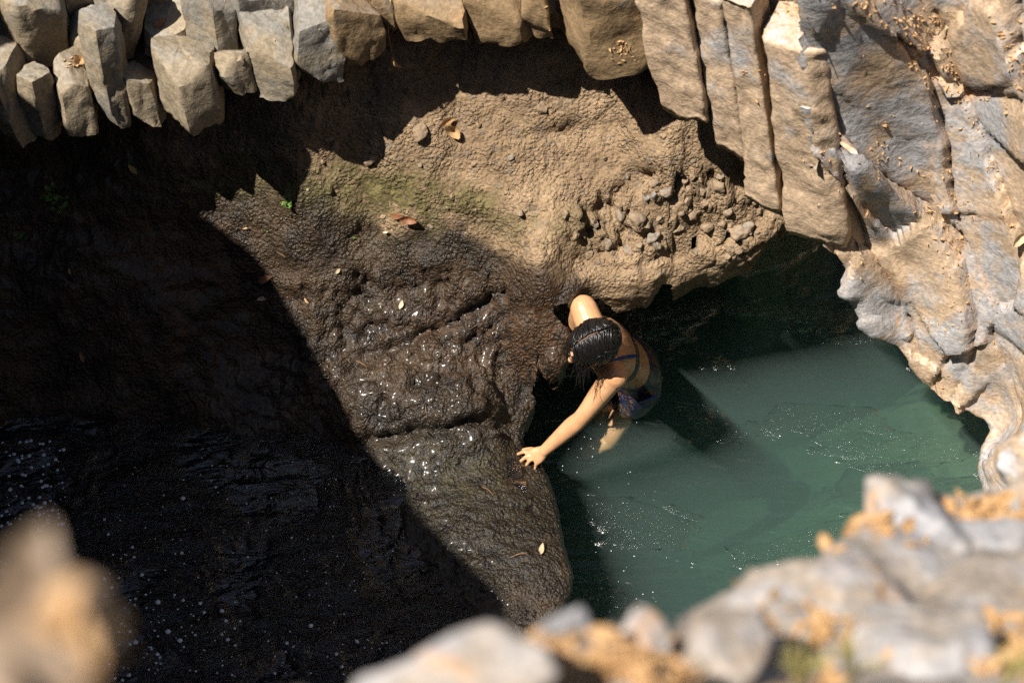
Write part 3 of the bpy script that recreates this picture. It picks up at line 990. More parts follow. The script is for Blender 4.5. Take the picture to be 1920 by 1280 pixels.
# ================================================================== 3. the rest of the gorge: plateau, left wall, near rim
def rough_block(name, top, bottom, mat, label, amp=0.08, close=True):
    """loft between a top grid (ny,nx,3) and a base height"""
    ny, nx, _ = top.shape
    t = top.reshape(-1, 3).copy()
    t[:, 2] += amp * fbm(t * 1.7, 5) + 0.3 * amp * fbm(t * 8, 3)
    g = t.reshape(ny, nx, 3)
    ring = np.concatenate([g[0, :], g[1:, -1], g[-1, -2::-1], g[-2:0:-1, 0]])
    fc = grid_faces(ny, nx).tolist()
    n0 = ny * nx
    idx = np.arange(n0).reshape(ny, nx)
    rid = np.concatenate([idx[0, :], idx[1:, -1], idx[-1, -2::-1], idx[-2:0:-1, 0]])
    m = len(rid)
    vs = [t]
    prev = rid
    nl = 14
    for k in range(1, nl + 1):
        w = k / nl
        r = ring.copy()
        r[:, 2] = ring[:, 2] * (1 - w) + bottom * w
        nn = fbm(r * 2.1, 4)[:, None] * np.array([1, 1, 0]) * 0.10
        r = r + nn * np.array([1, .6, 0])
        vs.append(r)
        cur = n0 + (k - 1) * m + np.arange(m)
        for j in range(m):
            fc.append([int(prev[j]), int(cur[j]), int(cur[(j + 1) % m]), int(prev[(j + 1) % m])])
        prev = cur
    return tag(mesh_obj(name, np.vstack(vs), fc, mat), kind='structure', label=label)

# left wall, out of view: added, its rim shaped to shade the stream
shade = [(270, 322, 1.22), (480, 480, .90), (600, 680, .57), (690, 845, .42), (800, 975, .41), (945, 1115, .40)]
WX = -2.75
rim = []
for q in shade:
    a = P(*q)
    t = (a[0] - WX) / SUN[0]
    rim.append((a[1] - SUN[1] * t, a[2] + t))
rim = np.array(sorted(rim))
ys = np.concatenate([np.linspace(-3.5, rim[0, 0] - 0.1, 24), np.linspace(rim[0, 0], rim[-1, 0], 60), np.linspace(rim[-1, 0] + .05, 9.0, 40)])
zs = np.interp(ys, np.concatenate([[-3.5], rim[:, 0], [rim[-1, 0] + .06, rim[-1, 0] + .3, 9.0]]), np.concatenate([[rim[0, 1] + .8], rim[:, 1], [rim[-1, 1] + .3, rim[-1, 1] + .45, rim[-1, 1] + .5]]))
xs = np.array([0, .05, .15, .3, .5, .8, 1.2, 1.7, 2.4, 3.4, 5, 8, 14, 30])
top = np.zeros((len(ys), len(xs), 3))
for j, xx in enumerate(xs[::-1]):
    top[:, j, 0] = WX - xx
    top[:, j, 1] = ys
    top[:, j, 2] = zs + (0.0 if xx == 0 else 0.10 * min(xx, 3) ** .8)
rough_block('shade_wall', top, -1.6, M_ground, 'unseen rock wall on the left, its rim shaped to shade the stream', amp=0.03)
# plateau behind and to the right
def plateau(name, x0, x1, y0, y1, z0, z1, nx, ny, label):
    gx, gy = np.meshgrid(np.linspace(x0, x1, nx), np.linspace(y0, y1, ny))
    z = np.interp(gy, [y0, y1], [z0, z1])
    rough_block(name, np.stack([gx, gy, z], -1), -1.6, M_ground, label, amp=0.12)
plateau('plateau', -30, 40, 8.35, 60, 3.0, 7.0, 60, 40, 'rocky plateau behind the basalt cliff')
plateau('plateau_right', 3.55, 40, -20, 8.3, 3.2, 5.0, 40, 40, 'rocky plateau to the right of the pool')
gx, gy = np.meshgrid(np.linspace(-30, 40, 60), np.concatenate([np.linspace(-25, -1, 14), np.linspace(-.8, .45, 10)]))
rough_block('near_cliff', np.stack([gx, gy, 4.75 + 0 * gx], -1), -1.6, M_ground, 'cliff face below the photographer', amp=.08)
gx, gy = np.meshgrid(np.linspace(-3.3, 3.6, 60), np.linspace(2.2, 8.6, 60))
bz = -1.45 + 1.05 * ss(0.5, 2.9, gx - .25 * (gy - 5)) + 0.07 * fbm(np.stack([gx, gy, 0 * gx], -1) * 2.5, 3)  # made-up shelf: rises to the right so the water looks brighter there
M_bed = mat_plain('brightening_bed', (0.34, 0.30, 0.20), .9, .3, 6, .5)
tag(mesh_obj('pool_bed', np.stack([gx, gy, bz], -1).reshape(-1, 3), grid_faces(60, 60), M_bed), kind='structure', label='pale bed under the pool, raised on the right to brighten the water')

# near rim, the blurred ledge below the photographer
rim_pts = [(1990, 905, 3.35), (1900, 905, 3.35), (1800, 920, 3.3), (1758, 898, 3.3), (1705, 932, 3.2), (1650, 965, 3.1), (1600, 1005, 3.0), (1560, 1062, 2.9), (1450, 1100, 2.75),
           (1330, 1145, 2.6), (1245, 1185, 2.45), (1130, 1200, 2.3), (985, 1225, 2.12), (830, 1248, 1.98), (660, 1300, 1.86), (520, 1380, 1.75)]
rim_ctrl = rim_pts + [(1700, 1100, 2.95), (1880, 1050, 3.05), (1900, 1250, 2.5), (1600, 1280, 2.35), (1300, 1280, 2.2), (1000, 1350, 1.85), (1500, 1200, 2.55), (1750, 1400, 2.1), (2100, 1200, 2.7), (1200, 1600, 1.55)]
r3 = np.array([PD(*q) for q in rim_pts])
rc3 = np.array([PD(*q) for q in rim_ctrl])
rim_h = RBF(np.vstack([rc3, [[0.2, -1.5, 5.35], [2.5, -1.5, 5.3], [-0.8, -1.0, 5.4]]]), np.concatenate([rc3[:, 2], [5.35, 5.3, 5.4]]), 5e-3)
outl = np.vstack([chaikin(r3, 1, .25, closed=False), [[-0.75, 0.45, 5.3], [-0.9, -1.6, 5.3], [2.9, -1.6, 5.3], [2.9, r3[0, 1], r3[0, 2]]]])
nl = len(outl) - 4
v, f, nrm, dist = rock_sheet(outl, nl + 1, rim_h, [(0, 0), (.02, .01), (.03, .04), (.0, .2), (-.2, .8), (-.5, 2.5)], 0.03)
b1, b2, bid = worley(v * 5.5)
v = v + nrm * (0.02 * fbm(v * 9, 4) + 0.06 * np.clip(b2 - b1, 0, .3) + 0.06 * (bid - .5) - 0.02)[:, None]
near = tag(mesh_obj('near_rim', v, f, M_fore), kind='structure', label='blurred grey rock rim at the bottom right of the view')
rim_bvh = BVHTree.FromPolygons(v.tolist(), f.tolist())

# ================================================================== 4. water
def water_slab(name, x0, x1, y0, y1, z, depth, step, mat, label, amp, closed=True, clip=None):
    xs = np.arange(x0, x1, step); ys = np.arange(y0, y1, step)
    gx, gy = np.meshgrid(xs, ys)
    q = np.stack([gx.ravel(), gy.ravel(), 0 * gx.ravel()], -1)
    a = math.radians(32)
    rx, ry = q[:, 0] * math.cos(a) + q[:, 1] * math.sin(a), -q[:, 0] * math.sin(a) + q[:, 1] * math.cos(a)
    w = np.stack([rx * 1.2, ry * 3.6, q[:, 2]], -1)
    q[:, 2] = z + amp * (fbm(w * 1.3, 3) + 0.5 * fbm(w * 3.3 + 7, 3, .5, True))
    ny, nx = gx.shape
    fc = grid_faces(ny, nx)
    if not closed:
        return tag(mesh_obj(name, q, fc, mat), kind='structure', label=label)
    idx = np.arange(ny * nx).reshape(ny, nx)
    rid = np.concatenate([idx[0, :], idx[1:, -1], idx[-1, -2::-1], idx[-2:0:-1, 0]])
    low = q[rid].copy(); low[:, 2] = z - depth
    n0, m = len(q), len(rid)
    fl = fc.tolist()
    for j in range(m):
        fl.append([int(rid[j]), n0 + j, n0 + (j + 1) % m, int(rid[(j + 1) % m])])
    fl.append([n0 + j for j in range(m)][::-1])
    return tag(mesh_obj(name, np.vstack([q, low]), fl, mat), kind='structure', label=label)
water_slab('pool_water', -0.9, 3.4, 2.4, 8.2, 0.0, 1.5, 0.02, M_pool, 'murky green pool water with sun glints', 0.010)
# stream: a sheet lying in the hollow behind the ledge
xs = np.arange(-3.2, 0.6, .02); ys = np.arange(2.3, 5.6, .02)
gx, gy = np.meshgrid(xs, ys)
q = np.stack([gx.ravel(), gy.ravel()], -1)
ok = inside_poly(q, slope_outline[:, :2])
dd, _, _ = nearest_on(q, slope_outline[:, :2])
ok &= dd > 0.05
w = np.column_stack([q[:, 0] * 2.2 + q[:, 1], q[:, 1] * 5 - q[:, 0] * 1.4, 0 * q[:, 0]])
zz = 0.365 + 0.008 * fbm(w, 4, .55, True) + 0.004 * fbm(w * 3, 3)
fc = grid_faces(*gx.shape, valid=ok)
vv, fc, _ = compact(np.column_stack([q, zz]), fc)
tag(mesh_obj('stream_water', vv, fc, M_stream), kind='structure', label='dark shaded stream water with small ripples and foam specks')

# ================================================================== 5. the person
def tube(path, rad, side=None, seg=18, per=6):
    """closed tapered tube; rad entries are r or (r_side, r_other)"""
    path = np.asarray(path, float)
    rr_ = np.array([(r, r) if np.isscalar(r) else r for r in rad], float)
    n = len(path)
    t = np.linspace(0, n - 1, (n - 1) * per + 1)
    def cr(a):
        out = []
        for x in t:
            i = min(int(x), n - 2); u = x - i
            p0, p1, p2, p3 = a[max(i - 1, 0)], a[i], a[i + 1], a[min(i + 2, n - 1)]
            out.append(0.5 * ((2 * p1) + (p2 - p0) * u + (2 * p0 - 5 * p1 + 4 * p2 - p3) * u * u + (3 * p1 - p0 - 3 * p2 + p3) * u ** 3))
        return np.array(out)
    c, r = cr(path), np.maximum(cr(rr_), 1e-4)
    tan = np.gradient(c, axis=0)
    tan /= np.linalg.norm(tan, axis=1)[:, None]
    s0 = np.array([0.3, 0.2, 0.9]) if side is None else np.asarray(side, float)
    V = []
    rows = []
    for k in (0.25, 0.6, 0.87): rows.append((0, -math.sqrt(1 - k * k), k))
    for i in range(len(c)): rows.append((i, 0, 1))
    for k in (0.87, 0.6, 0.25): rows.append((len(c) - 1, math.sqrt(1 - k * k), k))
    for i, push, k in rows:
        T = tan[i]
        S = s0 - T * (s0 @ T); S /= np.linalg.norm(S) + 1e-9
        N = np.cross(T, S)
        ctr = c[i] + T * push * min(r[i])
        a = np.linspace(0, 2 * math.pi, seg, endpoint=False)
        V.append(ctr + k * (np.cos(a)[:, None] * S * r[i, 0] + np.sin(a)[:, None] * N * r[i, 1]))
    V = np.vstack(V)
    F = []
    for i in range(len(rows) - 1):
        for j in range(seg):
            a, b = i * seg + j, i * seg + (j + 1) % seg
            F.append([a, b, b + seg, a + seg])
    F.append(list(range(seg))[::-1])
    F.append([(len(rows) - 1) * seg + j for j in range(seg)])
    return V, F

def ellipsoid(c, ax, R3, sub=4):
    v, f = ico(sub)
    return np.asarray(c) + (v * np.asarray(ax)) @ np.asarray(R3), f.tolist()

def join(parts):
    V, F, n = [], [], 0
    for v, f in parts:
        V.append(v); F += [[k + n for k in q] for q in f]; n += len(v)
    return np.vstack(V), F

def remeshed(name, parts, mat, voxel, parent, smooth=4):
    V, F = join(parts)
    o = mesh_obj(name + '_src', V, F, mat)
    m = o.modifiers.new('r', 'REMESH'); m.mode = 'VOXEL'; m.voxel_size = voxel; m.use_smooth_shade = True
    s = o.modifiers.new('s', 'SMOOTH'); s.factor = 0.5; s.iterations = smooth
    dg = bpy.context.evaluated_depsgraph_get()
    me = bpy.data.meshes.new_from_object(o.evaluated_get(dg))
    me.name = name
    old = o.data
    bpy.data.objects.remove(o); bpy.data.meshes.remove(old)
    me.polygons.foreach_set('use_smooth', np.ones(len(me.polygons), bool))
    if not me.materials: me.materials.append(mat)
    r = bpy.data.objects.new(name, me)
    COL.objects.link(r)
    r.parent = parent
    return r

J = dict(head=P(1113, 646, 1.03), neck=P(1132, 652, .90), rs=P(1094, 578, .87), ls=P(1152, 704, .83), le=P(1092, 781, .60), lw=P(1019, 846, .385),
         re=P(1070, 640, .50), rw=P(1050, 690, .22), chest=P(1140, 652, .70), waist=P(1168, 672, .45), pelvis=P(1186, 690, .22))
def nrmz(a): return a / np.linalg.norm(a)
right = nrmz(J['rs'] - J['ls'])
person = empty('person', tuple(J['pelvis'] - np.array([0, 0, .9])))
tag(person, 'person with wet black hair in dark patterned swimwear reaching one hand to the rock', 'person')
PO = np.array(person.location)
lp = lambda part: (np.asarray(part[0]) - PO, part[1])
body = []
sp_side = right
body.append(tube([J['pelvis'] - [0, 0, .06], J['pelvis'], J['waist'], J['chest'], J['neck'] + [0, 0, -.045]], [(.150, .105), (.155, .11), (.122, .088), (.150, .098), (.10, .06)], sp_side, 24))
body.append(tube([J['rs'], J['chest'] * .3 + J['neck'] * .7 + [0, 0, -.06], J['ls']], [.058, .066, .056], None, 18))
body.append(tube([J['neck'] - [0, 0, .05], J['neck'] * .45 + J['head'] * .55], [.055, .050], None, 16))
body.append(tube([J['ls'], J['ls'] * .55 + J['le'] * .45, J['le'], J['le'] * .7 + J['lw'] * .3, J['lw']], [.054, .046, .036, .038, .0245], None, 18))
body.append(tube([J['rs'], J['rs'] * .5 + J['re'] * .5, J['re'], J['re'] * .7 + J['rw'] * .3, J['rw']], [.052, .044, .036, .037, .025], None, 18))
# legs, standing in the pool
fwd = nrmz(np.cross([0, 0, 1.0], right)); 
if fwd[0] > 0: fwd = -fwd
hipL, hipR = J['pelvis'] - right * .085 - [0, 0, .04], J['pelvis'] + right * .085 - [0, 0, .04]
kneeL = P(1170, 768, -.07); footL = P(1146, 822, -.20)
body.append(tube([hipL, hipL * .5 + kneeL * .5, kneeL, kneeL * .6 + footL * .4, footL], [.092, .078, .056, .054, .038], None, 18))
toe = footL + fwd * .14 + [0, 0, -.05]
body.append(tube([footL + [0, 0, -.02], footL * .4 + toe * .6, toe], [(.036, .036), (.040, .026), (.034, .016)], right, 14))
kneeR = hipR + np.array([-.10, -.04, -.38]); footR = kneeR + np.array([.06, .05, -.42])
body.append(tube([hipR, hipR * .5 + kneeR * .5, kneeR, kneeR * .6 + footR * .4, footR], [.092, .078, .056, .054, .038], None, 18))
body.append(tube([footR + [0, 0, -.02], footR + fwd * .08 + [0, 0, -.04], footR + fwd * .15 + [0, 0, -.05]], [.036, (.040, .026), (.034, .016)], right, 14))
# left hand on the rock edge
kn = {'index': P(996, 850, .365), 'middle': P(999, 855, .362), 'ring': P(1003, 859, .355), 'pinky': P(1008, 862, .348)}
tips = {'index': P(967, 853, .318), 'middle': P(972, 868, .312), 'ring': P(983, 877, .305), 'pinky': P(1002, 884, .300)}
lw = J['lw']
body.append(tube([lw, lw * .5 + (kn['middle'] * .5 + kn['ring'] * .5) * .5, kn['middle'] * .5 + kn['ring'] * .5], [(.027, .021), (.036, .017), (.039, .013)], kn['index'] - kn['pinky'], 18))
nails = []
for k, r0 in (('index', .0088), ('middle', .0092), ('ring', .0086), ('pinky', .0076)):
    a, b = kn[k], tips[k]
    m1 = a * .58 + b * .42 + np.array([0, 0, .018]); m2 = a * .26 + b * .74 + np.array([0, 0, .010])
    body.append(tube([a * .9 + lw * .1, a, m1, m2, b], [r0, r0 * 1.12, r0 * 1.0, r0 * .9, r0 * .72], None, 12, 5))
    nails.append((m2 * .22 + b * .78 + np.array([0, 0, r0 * .62]), b - m2, r0))
th = P(981, 843, .335)
tb = lw * .72 + kn['index'] * .28 + (kn['index'] - kn['pinky']) * .22
body.append(tube([lw, tb, tb * .45 + th * .55 + np.array([0, 0, .008]), th], [.015, .0125, .0105, .0078], None, 12, 5))
nails.append((tb * .1 + th * .9 + np.array([0, 0, .007]), th - tb, .0085))
# right hand, just under the surface
rw = J['rw']
rd = nrmz(J['rw'] - J['re'])
body.append(tube([rw, rw + rd * .05, rw + rd * .085], [(.026, .018), (.036, .016), (.037, .012)], fwd, 14))
for i in range(4):
    o = fwd * (.027 - .018 * i)
    body.append(tube([rw + rd * .075 + o, rw + rd * .115 + o * 1.1 + right * .004, rw + rd * (.155 - .006 * abs(i - 1)) + o * 1.1 + right * -.004], [.0088, .0082, .0064], None, 10, 4))
body.append(tube([rw + rd * .02, rw + rd * .06 + fwd * .045, rw + rd * .09 + fwd * .052], [.013, .0105, .0075], None, 10, 4))
# head
hf = nrmz(np.array([-.86, -.30, -.36]))
hu = np.array([-.20, -.36, .90]); hu = nrmz(hu - hf * (hu @ hf))
hs = np.cross(hf, hu)        # to the person's right
HR = np.array([hf, hs, hu])
hc = J['head']
def hp(a, b, c): return hc + hf * a + hs * b + hu * c
body.append(ellipsoid(hp(-.008, 0, .022), (.092, .072, .083), HR))
body.append(ellipsoid(hp(.022, 0, -.045), (.068, .060, .078), HR))
body.append(tube([hp(.082, 0, .012), hp(.100, 0, -.016), hp(.112, 0, -.036), hp(.094, 0, -.046)], [.008, .011, .014, .010], None, 10, 4))
body.append(tube([hp(.078, .035, .018), hp(.090, 0, .020), hp(.078, -.035, .018)], [.010, .012, .010], None, 10, 4))
body.append(tube([hp(.076, .022, -.076), hp(.086, 0, -.074), hp(.076, -.022, -.076)], [.006, .009, .006], None, 10, 4))
body.append(ellipsoid(hp(.064, 0, -.108), (.024, .026, .018), HR, 3))
for sgn in (1, -1):
    body.append(ellipsoid(hp(-.008, sgn * .077, -.012), (.017, .009, .030), HR, 3))
    body.append(ellipsoid(hp(.060, sgn * .040, -.035), (.026, .022, .024), HR, 3))
body = [lp(b) for b in body]
bo = remeshed('body', body, M_skin, 0.0042, person, 5)
for c, d, r0 in nails:
    v_, f_ = ellipsoid((0, 0, 0), (r0 * .62, r0 * .5, r0 * .2), np.eye(3), 2)
    d = nrmz(d); s = nrmz(np.cross([0, 0, 1.0], d)); n = np.cross(d, s)
    mesh_obj('fingernail', v_ @ np.array([d, s, n]) + c - PO, f_, M_nail, bo)
for sgn in (1, -1):
    v_, f_ = ellipsoid(hp(.079, sgn * .031, .000), (.010, .012, .009), HR, 2)
    mesh_obj('eye', v_ - PO, f_, mat_plain('eye_dark', (.05, .03, .02), .15, .1, 20, 0), bo)
# swimwear
sh = [tube([J['pelvis'] - [0, 0, .03], J['pelvis'], J['pelvis'] * .45 + J['waist'] * .55], [(.162, .12), (.166, .122), (.138, .102)], sp_side, 28),
      tube([hipL, hipL * .55 + kneeL * .45], [.102, .098], None, 20), tube([hipR, hipR * .55 + kneeR * .45], [.102, .098], None, 20)]
remeshed('swim_shorts', [lp(x) for x in sh], M_cloth, 0.006, person, 4)
tp = [tube([J['waist'] * .45 + J['chest'] * .55, J['waist'] * .28 + J['chest'] * .72], [(.143, .100), (.150, .103)], sp_side, 28)]
remeshed('swim_top', [lp(x) for x in tp], M_cloth, 0.006, person, 3)
bk = -fwd
up_t = nrmz(J['neck'] - J['chest'])
for sg in (-1,):
    a = J['chest'] + right * sg * .075 + bk * .098
    b = J['chest'] * .35 + J['neck'] * .65 + right * sg * .07 + bk * .062 + up_t * .01
    c = J['neck'] + right * sg * .062 + up_t * -.012
    V, F = tube([a, b, c, c + fwd * .06 - up_t * .06], [(.008, .0035)] * 4, right, 10)
    mesh_obj('strap', V - PO, F, M_blue, person)
V, F = tube([J['pelvis'] - right * .168 + up_t * .10 + bk * .03, J['pelvis'] - right * .172 + up_t * .03, J['pelvis'] - right * .165 - up_t * .06 + fwd * .02], [(.03, .006), (.04, .008), (.03, .006)], fwd, 12)
mesh_obj('side_panel', V - PO, F, M_blue, person)
# hair: a cap with strands combed from the parting
hr = np.random.default_rng(3)
v_, f_ = ico(4)
E = np.array([.099, .080, .095])
loc = v_ * E
keep = (v_[:, 2] > -.55) & ~((v_[:, 0] > .30) & (v_[:, 2] < .52)) & ~((v_[:, 0] > -.05) & (v_[:, 2] < -.25))
cf = [q for q in f_.tolist() if keep[q].all()]
cap_w = hp(-.010, 0, .026) + loc @ HR
cap_w += (nrmz_rows := (loc @ HR) / np.linalg.norm(loc, axis=1)[:, None]) * (0.003 * fbm(v_ * np.array([3, 14, 6]), 3))[:, None] - nrmz_rows * 0.004
parts = []
hc2 = hp(-.010, 0, .026)
def strand(th0, ph, sg, ln, wob, rad, back=False):
    pts, rd_ = [], []
    n = 13
    for i in range(n):
        s = i / (n - 1)
        if back:
            a = math.radians(60) + s * math.radians(125)         # over the crown and down the nape
            dirv = np.array([-math.sin(a) * math.cos(ph), math.sin(ph) * math.sin(a), math.cos(a)])
            E2 = E * 1.02
        else:
            a = .05 + s * math.radians(115)
            # rotate round the front-back axis away from the parting, drifting forward a little
            x = math.sin(th0 + 0.42 * s * wob[0])
            rr2 = math.cos(th0 + 0.42 * s * wob[0])
            y = sg * math.sin(a + .03) * rr2
            z = math.cos(a + .03) * rr2
            dirv = np.array([x, y, z]); E2 = E * (1.02 + .03 * s)
        pts.append(hc2 + (dirv * E2 * (1 + .035 * wob[1] + .035 * math.sin(s * 7 + wob[2] * 6))) @ HR)
        rd_.append(rad * (1 - .25 * s))
    d = pts[-1] - pts[-2]
    cur = pts[-1].copy()
    dv = nrmz(d)
    for i in range(5):
        dv = nrmz(dv * .6 + np.array([0.10 * wob[0], 0.10 * wob[1], -0.55]))
        cur = cur + dv * ln / 5
        pts.append(cur.copy())
        rd_.append(rad * (.75 - .14 * i))
    return tube(np.array(pts), rd_, None, 5, 1)
for i in range(520):
    sg = 1 if i % 2 else -1
    th0 = hr.uniform(-.95, 1.02)
    parts.append(strand(th0, 0, sg, hr.uniform(.008, .06) * (1.3 if th0 > .3 else 1), hr.normal(size=3), hr.uniform(.0014, .0048)))
for i in range(120):
    parts.append(strand(0, hr.uniform(-1.1, 1.1), 1, hr.uniform(.02, .08), hr.normal(size=3), hr.uniform(.0016, .0034), True))
for i in range(150):
    parts.append(strand(hr.uniform(-.9, .9), 0, 1 if i % 2 else -1, hr.uniform(.02, .07), hr.normal(size=3) * np.array([2.4, 1.3, 1.5]), hr.uniform(.0012, .0030)))
# loose wet wisps over the face, shoulder and into the air
for i in range(34):
    t0 = hr.uniform(.5, 1.25); sg = -1 if i % 3 else 1
    st = hc2 + (np.array([math.sin(t0) * .98, sg * math.cos(t0) * .8, -.25]) * E) @ HR
    d = nrmz(hf * hr.uniform(.1, .8) + hs * sg * hr.uniform(.2, 1) + np.array([0, 0, -.8]))
    L = hr.uniform(.05, .12)
    pts = [st + d * L * k / 5 + np.array([hr.normal() * .004, hr.normal() * .004, -.02 * (k / 5) ** 2]) for k in range(6)]
    parts.append(tube(np.array(pts), [.0016, .0015, .0014, .0012, .0010, .0006], None, 5, 1))
pt_ = [hc2 + (np.array([math.sin(t), 0, math.cos(t)]) * E * 1.012) @ HR for t in np.linspace(-.35, .95, 8)]
V, F = tube(np.array(pt_) + np.array([hs * .0012 * ((k % 3) - 1) for k in range(8)]), [(.0019, .0012)] * 8, hs, 8, 3)
mesh_obj('hair_parting', V - PO, F, mat_plain('scalp', (.22, .12, .07), .6, .2, 30, .1), person)
capv, capf = cap_w - PO, cf
V, F = join([(capv, capf)] + [lp(x) for x in parts])
mesh_obj('hair', V, F, M_hair, person)

# ================================================================== 6. stones set in the slope
r = np.random.default_rng(21)
stone_list = [(1392, 432, .075), (1195, 415, .045), (1160, 405, .035), (1290, 352, .032), (1245, 360, .036), (1215, 372, .034), (1330, 365, .034), (1350, 345, .04), (1300, 400, .03),
              (628, 275, .032), (615, 262, .022), (695, 300, .028), (790, 250, .05), (1018, 205, .028), (1115, 420, .025), (1080, 440, .02), (1140, 455, .03), (1060, 400, .022),
              (975, 400, .02), (985, 455, .02), (1225, 445, .04), (1270, 430, .035), (1325, 425, .034), (1365, 400, .03), (1180, 470, .03), (1105, 480, .025)]
for _ in range(45):
    stone_list.append((r.uniform(1080, 1430), r.uniform(330, 480), r.uniform(.012, .026)))
for _ in range(30):
    stone_list.append((r.uniform(560, 1150), r.uniform(230, 440), r.uniform(.008, .016)))
shapes = [rock_shape(4, (1, 1, 1), 60 + k, 11, .20, .38) for k in range(7)]
stone_me = []
for k, (sv, sf) in enumerate(shapes):
    me = bpy.data.meshes.new('stone'); me.from_pydata(sv.tolist(), [], sf.tolist())
    me.polygons.foreach_set('use_smooth', np.ones(len(me.polygons), bool)); me.materials.append(M_stone); stone_me.append(me)
def put_stone(me, h, size, parent, rz, sink=.25, nm='stone'):
    o = bpy.data.objects.new(nm, me)
    o.location = (h[0], h[1], h[2] - size * sink + size * .3)
    o.scale = (size * rz.uniform(.85, 1.3), size * rz.uniform(.8, 1.1), size * rz.uniform(.6, .95))
    o.rotation_euler = rz.uniform(0, 6.28, 3)
    o.parent = parent
    COL.objects.link(o)
    return o
for (u, v_, sz) in stone_list:
    h, n = survey(slope_bvh, u, v_)
    if h is None: continue
    put_stone(stone_me[r.integers(7)], h, sz, slope, r)
wet_me = stone_me[2].copy(); wet_me.materials.clear(); wet_me.materials.append(M_wetstone)
for (u, v_, sz) in [(818, 712, .045)]:
    h, n = survey(slope_bvh, u, v_)
    if h is not None: put_stone(wet_me, h, sz, slope, r, .5)

# ================================================================== 7. boulders of the near rim
def boulder(u, v_, dep, size, seed, label, mat=M_fore, sub=5, rot=0.0, blocky=.55, name='boulder'):
    sv, sf = rock_shape(sub, np.array(size) * 1.05, seed, 15, .13, blocky * .72)
    c, s = math.cos(rot), math.sin(rot)
    sv = sv @ np.array([[c, s, 0], [-s, c, 0], [0, 0, 1]])
    o = mesh_obj(name, sv, sf, mat)
    o.location = PD(u, v_, dep)
    return tag(o, label, 'boulder', 'boulders on the near rim')
boulder(1700, 1020, 3.15, (.13, .12, .11), 3, 'pointed grey boulder standing highest on the blurred near rim', rot=.5)
boulder(1475, 1195, 2.75, (.18, .12, .09), 5, 'broad smooth grey boulder in the middle of the near rim', rot=.35, blocky=.7)
boulder(1055, 1225, 2.2, (.065, .06, .06), 8, 'small grey boulder at the left end of the near rim')
boulder(1185, 1205, 2.35, (.045, .045, .045), 9, 'smallest pale stone between two rim boulders', rot=1.0)
boulder(1870, 1070, 3.1, (.13, .11, .05), 12, 'flat grey slab with a dark gap under it at the right edge', rot=.1, blocky=.6)
boulder(1730, 1240, 2.6, (.11, .10, .08), 15, 'grey boulder low on the rim below the dark gap', rot=.8)
boulder(850, 1285, 1.95, (.12, .07, .05), 17, 'low grey rock at the bottom edge left of the leaves', rot=.2)
boulder(1912, 872, 4.9, (.10, .12, .09), 19, 'rounded grey boulder with orange litter on top, beside the pool', M_right, rot=.3, blocky=.7)
boulder(1360, 1255, 2.35, (.09, .08, .06), 27, 'grey boulder in front of the broad one at the bottom', rot=.9)

# ================================================================== 8. leaves, litter, plants
def leaf_mesh(L, W, curl, fold, seed, n=7):
    rz = np.random.default_rng(seed)
    V = []
    for i in range(n):
        s = i / (n - 1)
        w = W * math.sin(math.pi * min(1, s * .97 + .015)) ** .75 * (1 - .25 * s)
        for k in (-1, -.5, 0, .5, 1):
            y = k * w
            z = fold * abs(k) * w + curl * L * (s - .5) ** 2 * 2 + rz.normal() * .02 * L
            V.append((L * (s - .5), y, z))
    F = grid_faces(n, 5).tolist()
    return np.array(V), F
leaf_lib = {}
def leaf_me(mat, seed):
    k = (mat.name, seed % 6)
    if k not in leaf_lib:
        V, F = leaf_mesh(1.0, .22 + .04 * (seed % 3), [.35, -.3, .6, .2, -.5, .45][seed % 6], [.5, .2, .8, .1, .3, .6][seed % 6], seed)
        me = bpy.data.meshes.new('leaf'); me.from_pydata(V.tolist(), [], F)
        me.polygons.foreach_set('use_smooth', np.ones(len(me.polygons), bool)); me.materials.append(mat)
        leaf_lib[k] = me
    return leaf_lib[k]
rl = np.random.default_rng(5)
def lay(o, h, n, lift, L, rz):
    z = Vector(n).normalized()
    if z.z < 0: z = -z
    x = Vector((math.cos(rz), math.sin(rz), 0)); x = (x - z * x.dot(z)).normalized()
    y = z.cross(x)
    M = Matrix((x, y, z)).transposed().to_4x4()
    o.matrix_world = Matrix.Translation(Vector(h) + z * lift) @ M @ Matrix.Diagonal((L, L, L, 1))
def leaf(bvh, u, v_, L, mat, seed, rz, label, group=None):
    h, n = survey(bvh, u, v_)
    if h is None: return
    o = bpy.data.objects.new('fallen_leaf', leaf_me(mat, seed)); COL.objects.link(o)
    lay(o, h, n, .010 + .08 * L, L, rz)
    tag(o, label, 'leaf', group)
B, D, Pp, Y = M_brownleaf, M_dryleaf, M_paleleaf, M_yellowleaf
leaf(slope_bvh, 830, 228, .085, D, 0, 0.4, 'curled tan leaf on the sandy slope below the overhang')
leaf(slope_bvh, 845, 238, .085, D, 2, 2.0, 'torn orange-brown leaf leaning on the tan one on the sandy slope')
leaf(slope_bvh, 745, 403, .06, B, 1, .2, 'left dark brown leaf of the pair above the wet rock')
leaf(slope_bvh, 768, 408, .07, B, 2, -.3, 'right dark brown leaf of the pair above the wet rock')
leaf(slope_bvh, 249, 317, .055, Y, 3, 2.2, 'single yellow leaf lying in the deep shade under the columns')
leaf(slope_bvh, 495, 522, .075, B, 4, .5, 'brown leaf scrap at the edge of the shade on wet rock')
leaf(slope_bvh, 495, 558, .05, Pp, 3, .3, 'whitish leaf scrap beside the shade on wet rock')
leaf(slope_bvh, 633, 507, .03, Pp, 1, 1.2, 'tiny pale leaf on the wet rock')
leaf(slope_bvh, 577, 562, .03, D, 1, 1.6, 'small upright orange leaf on wet rock')
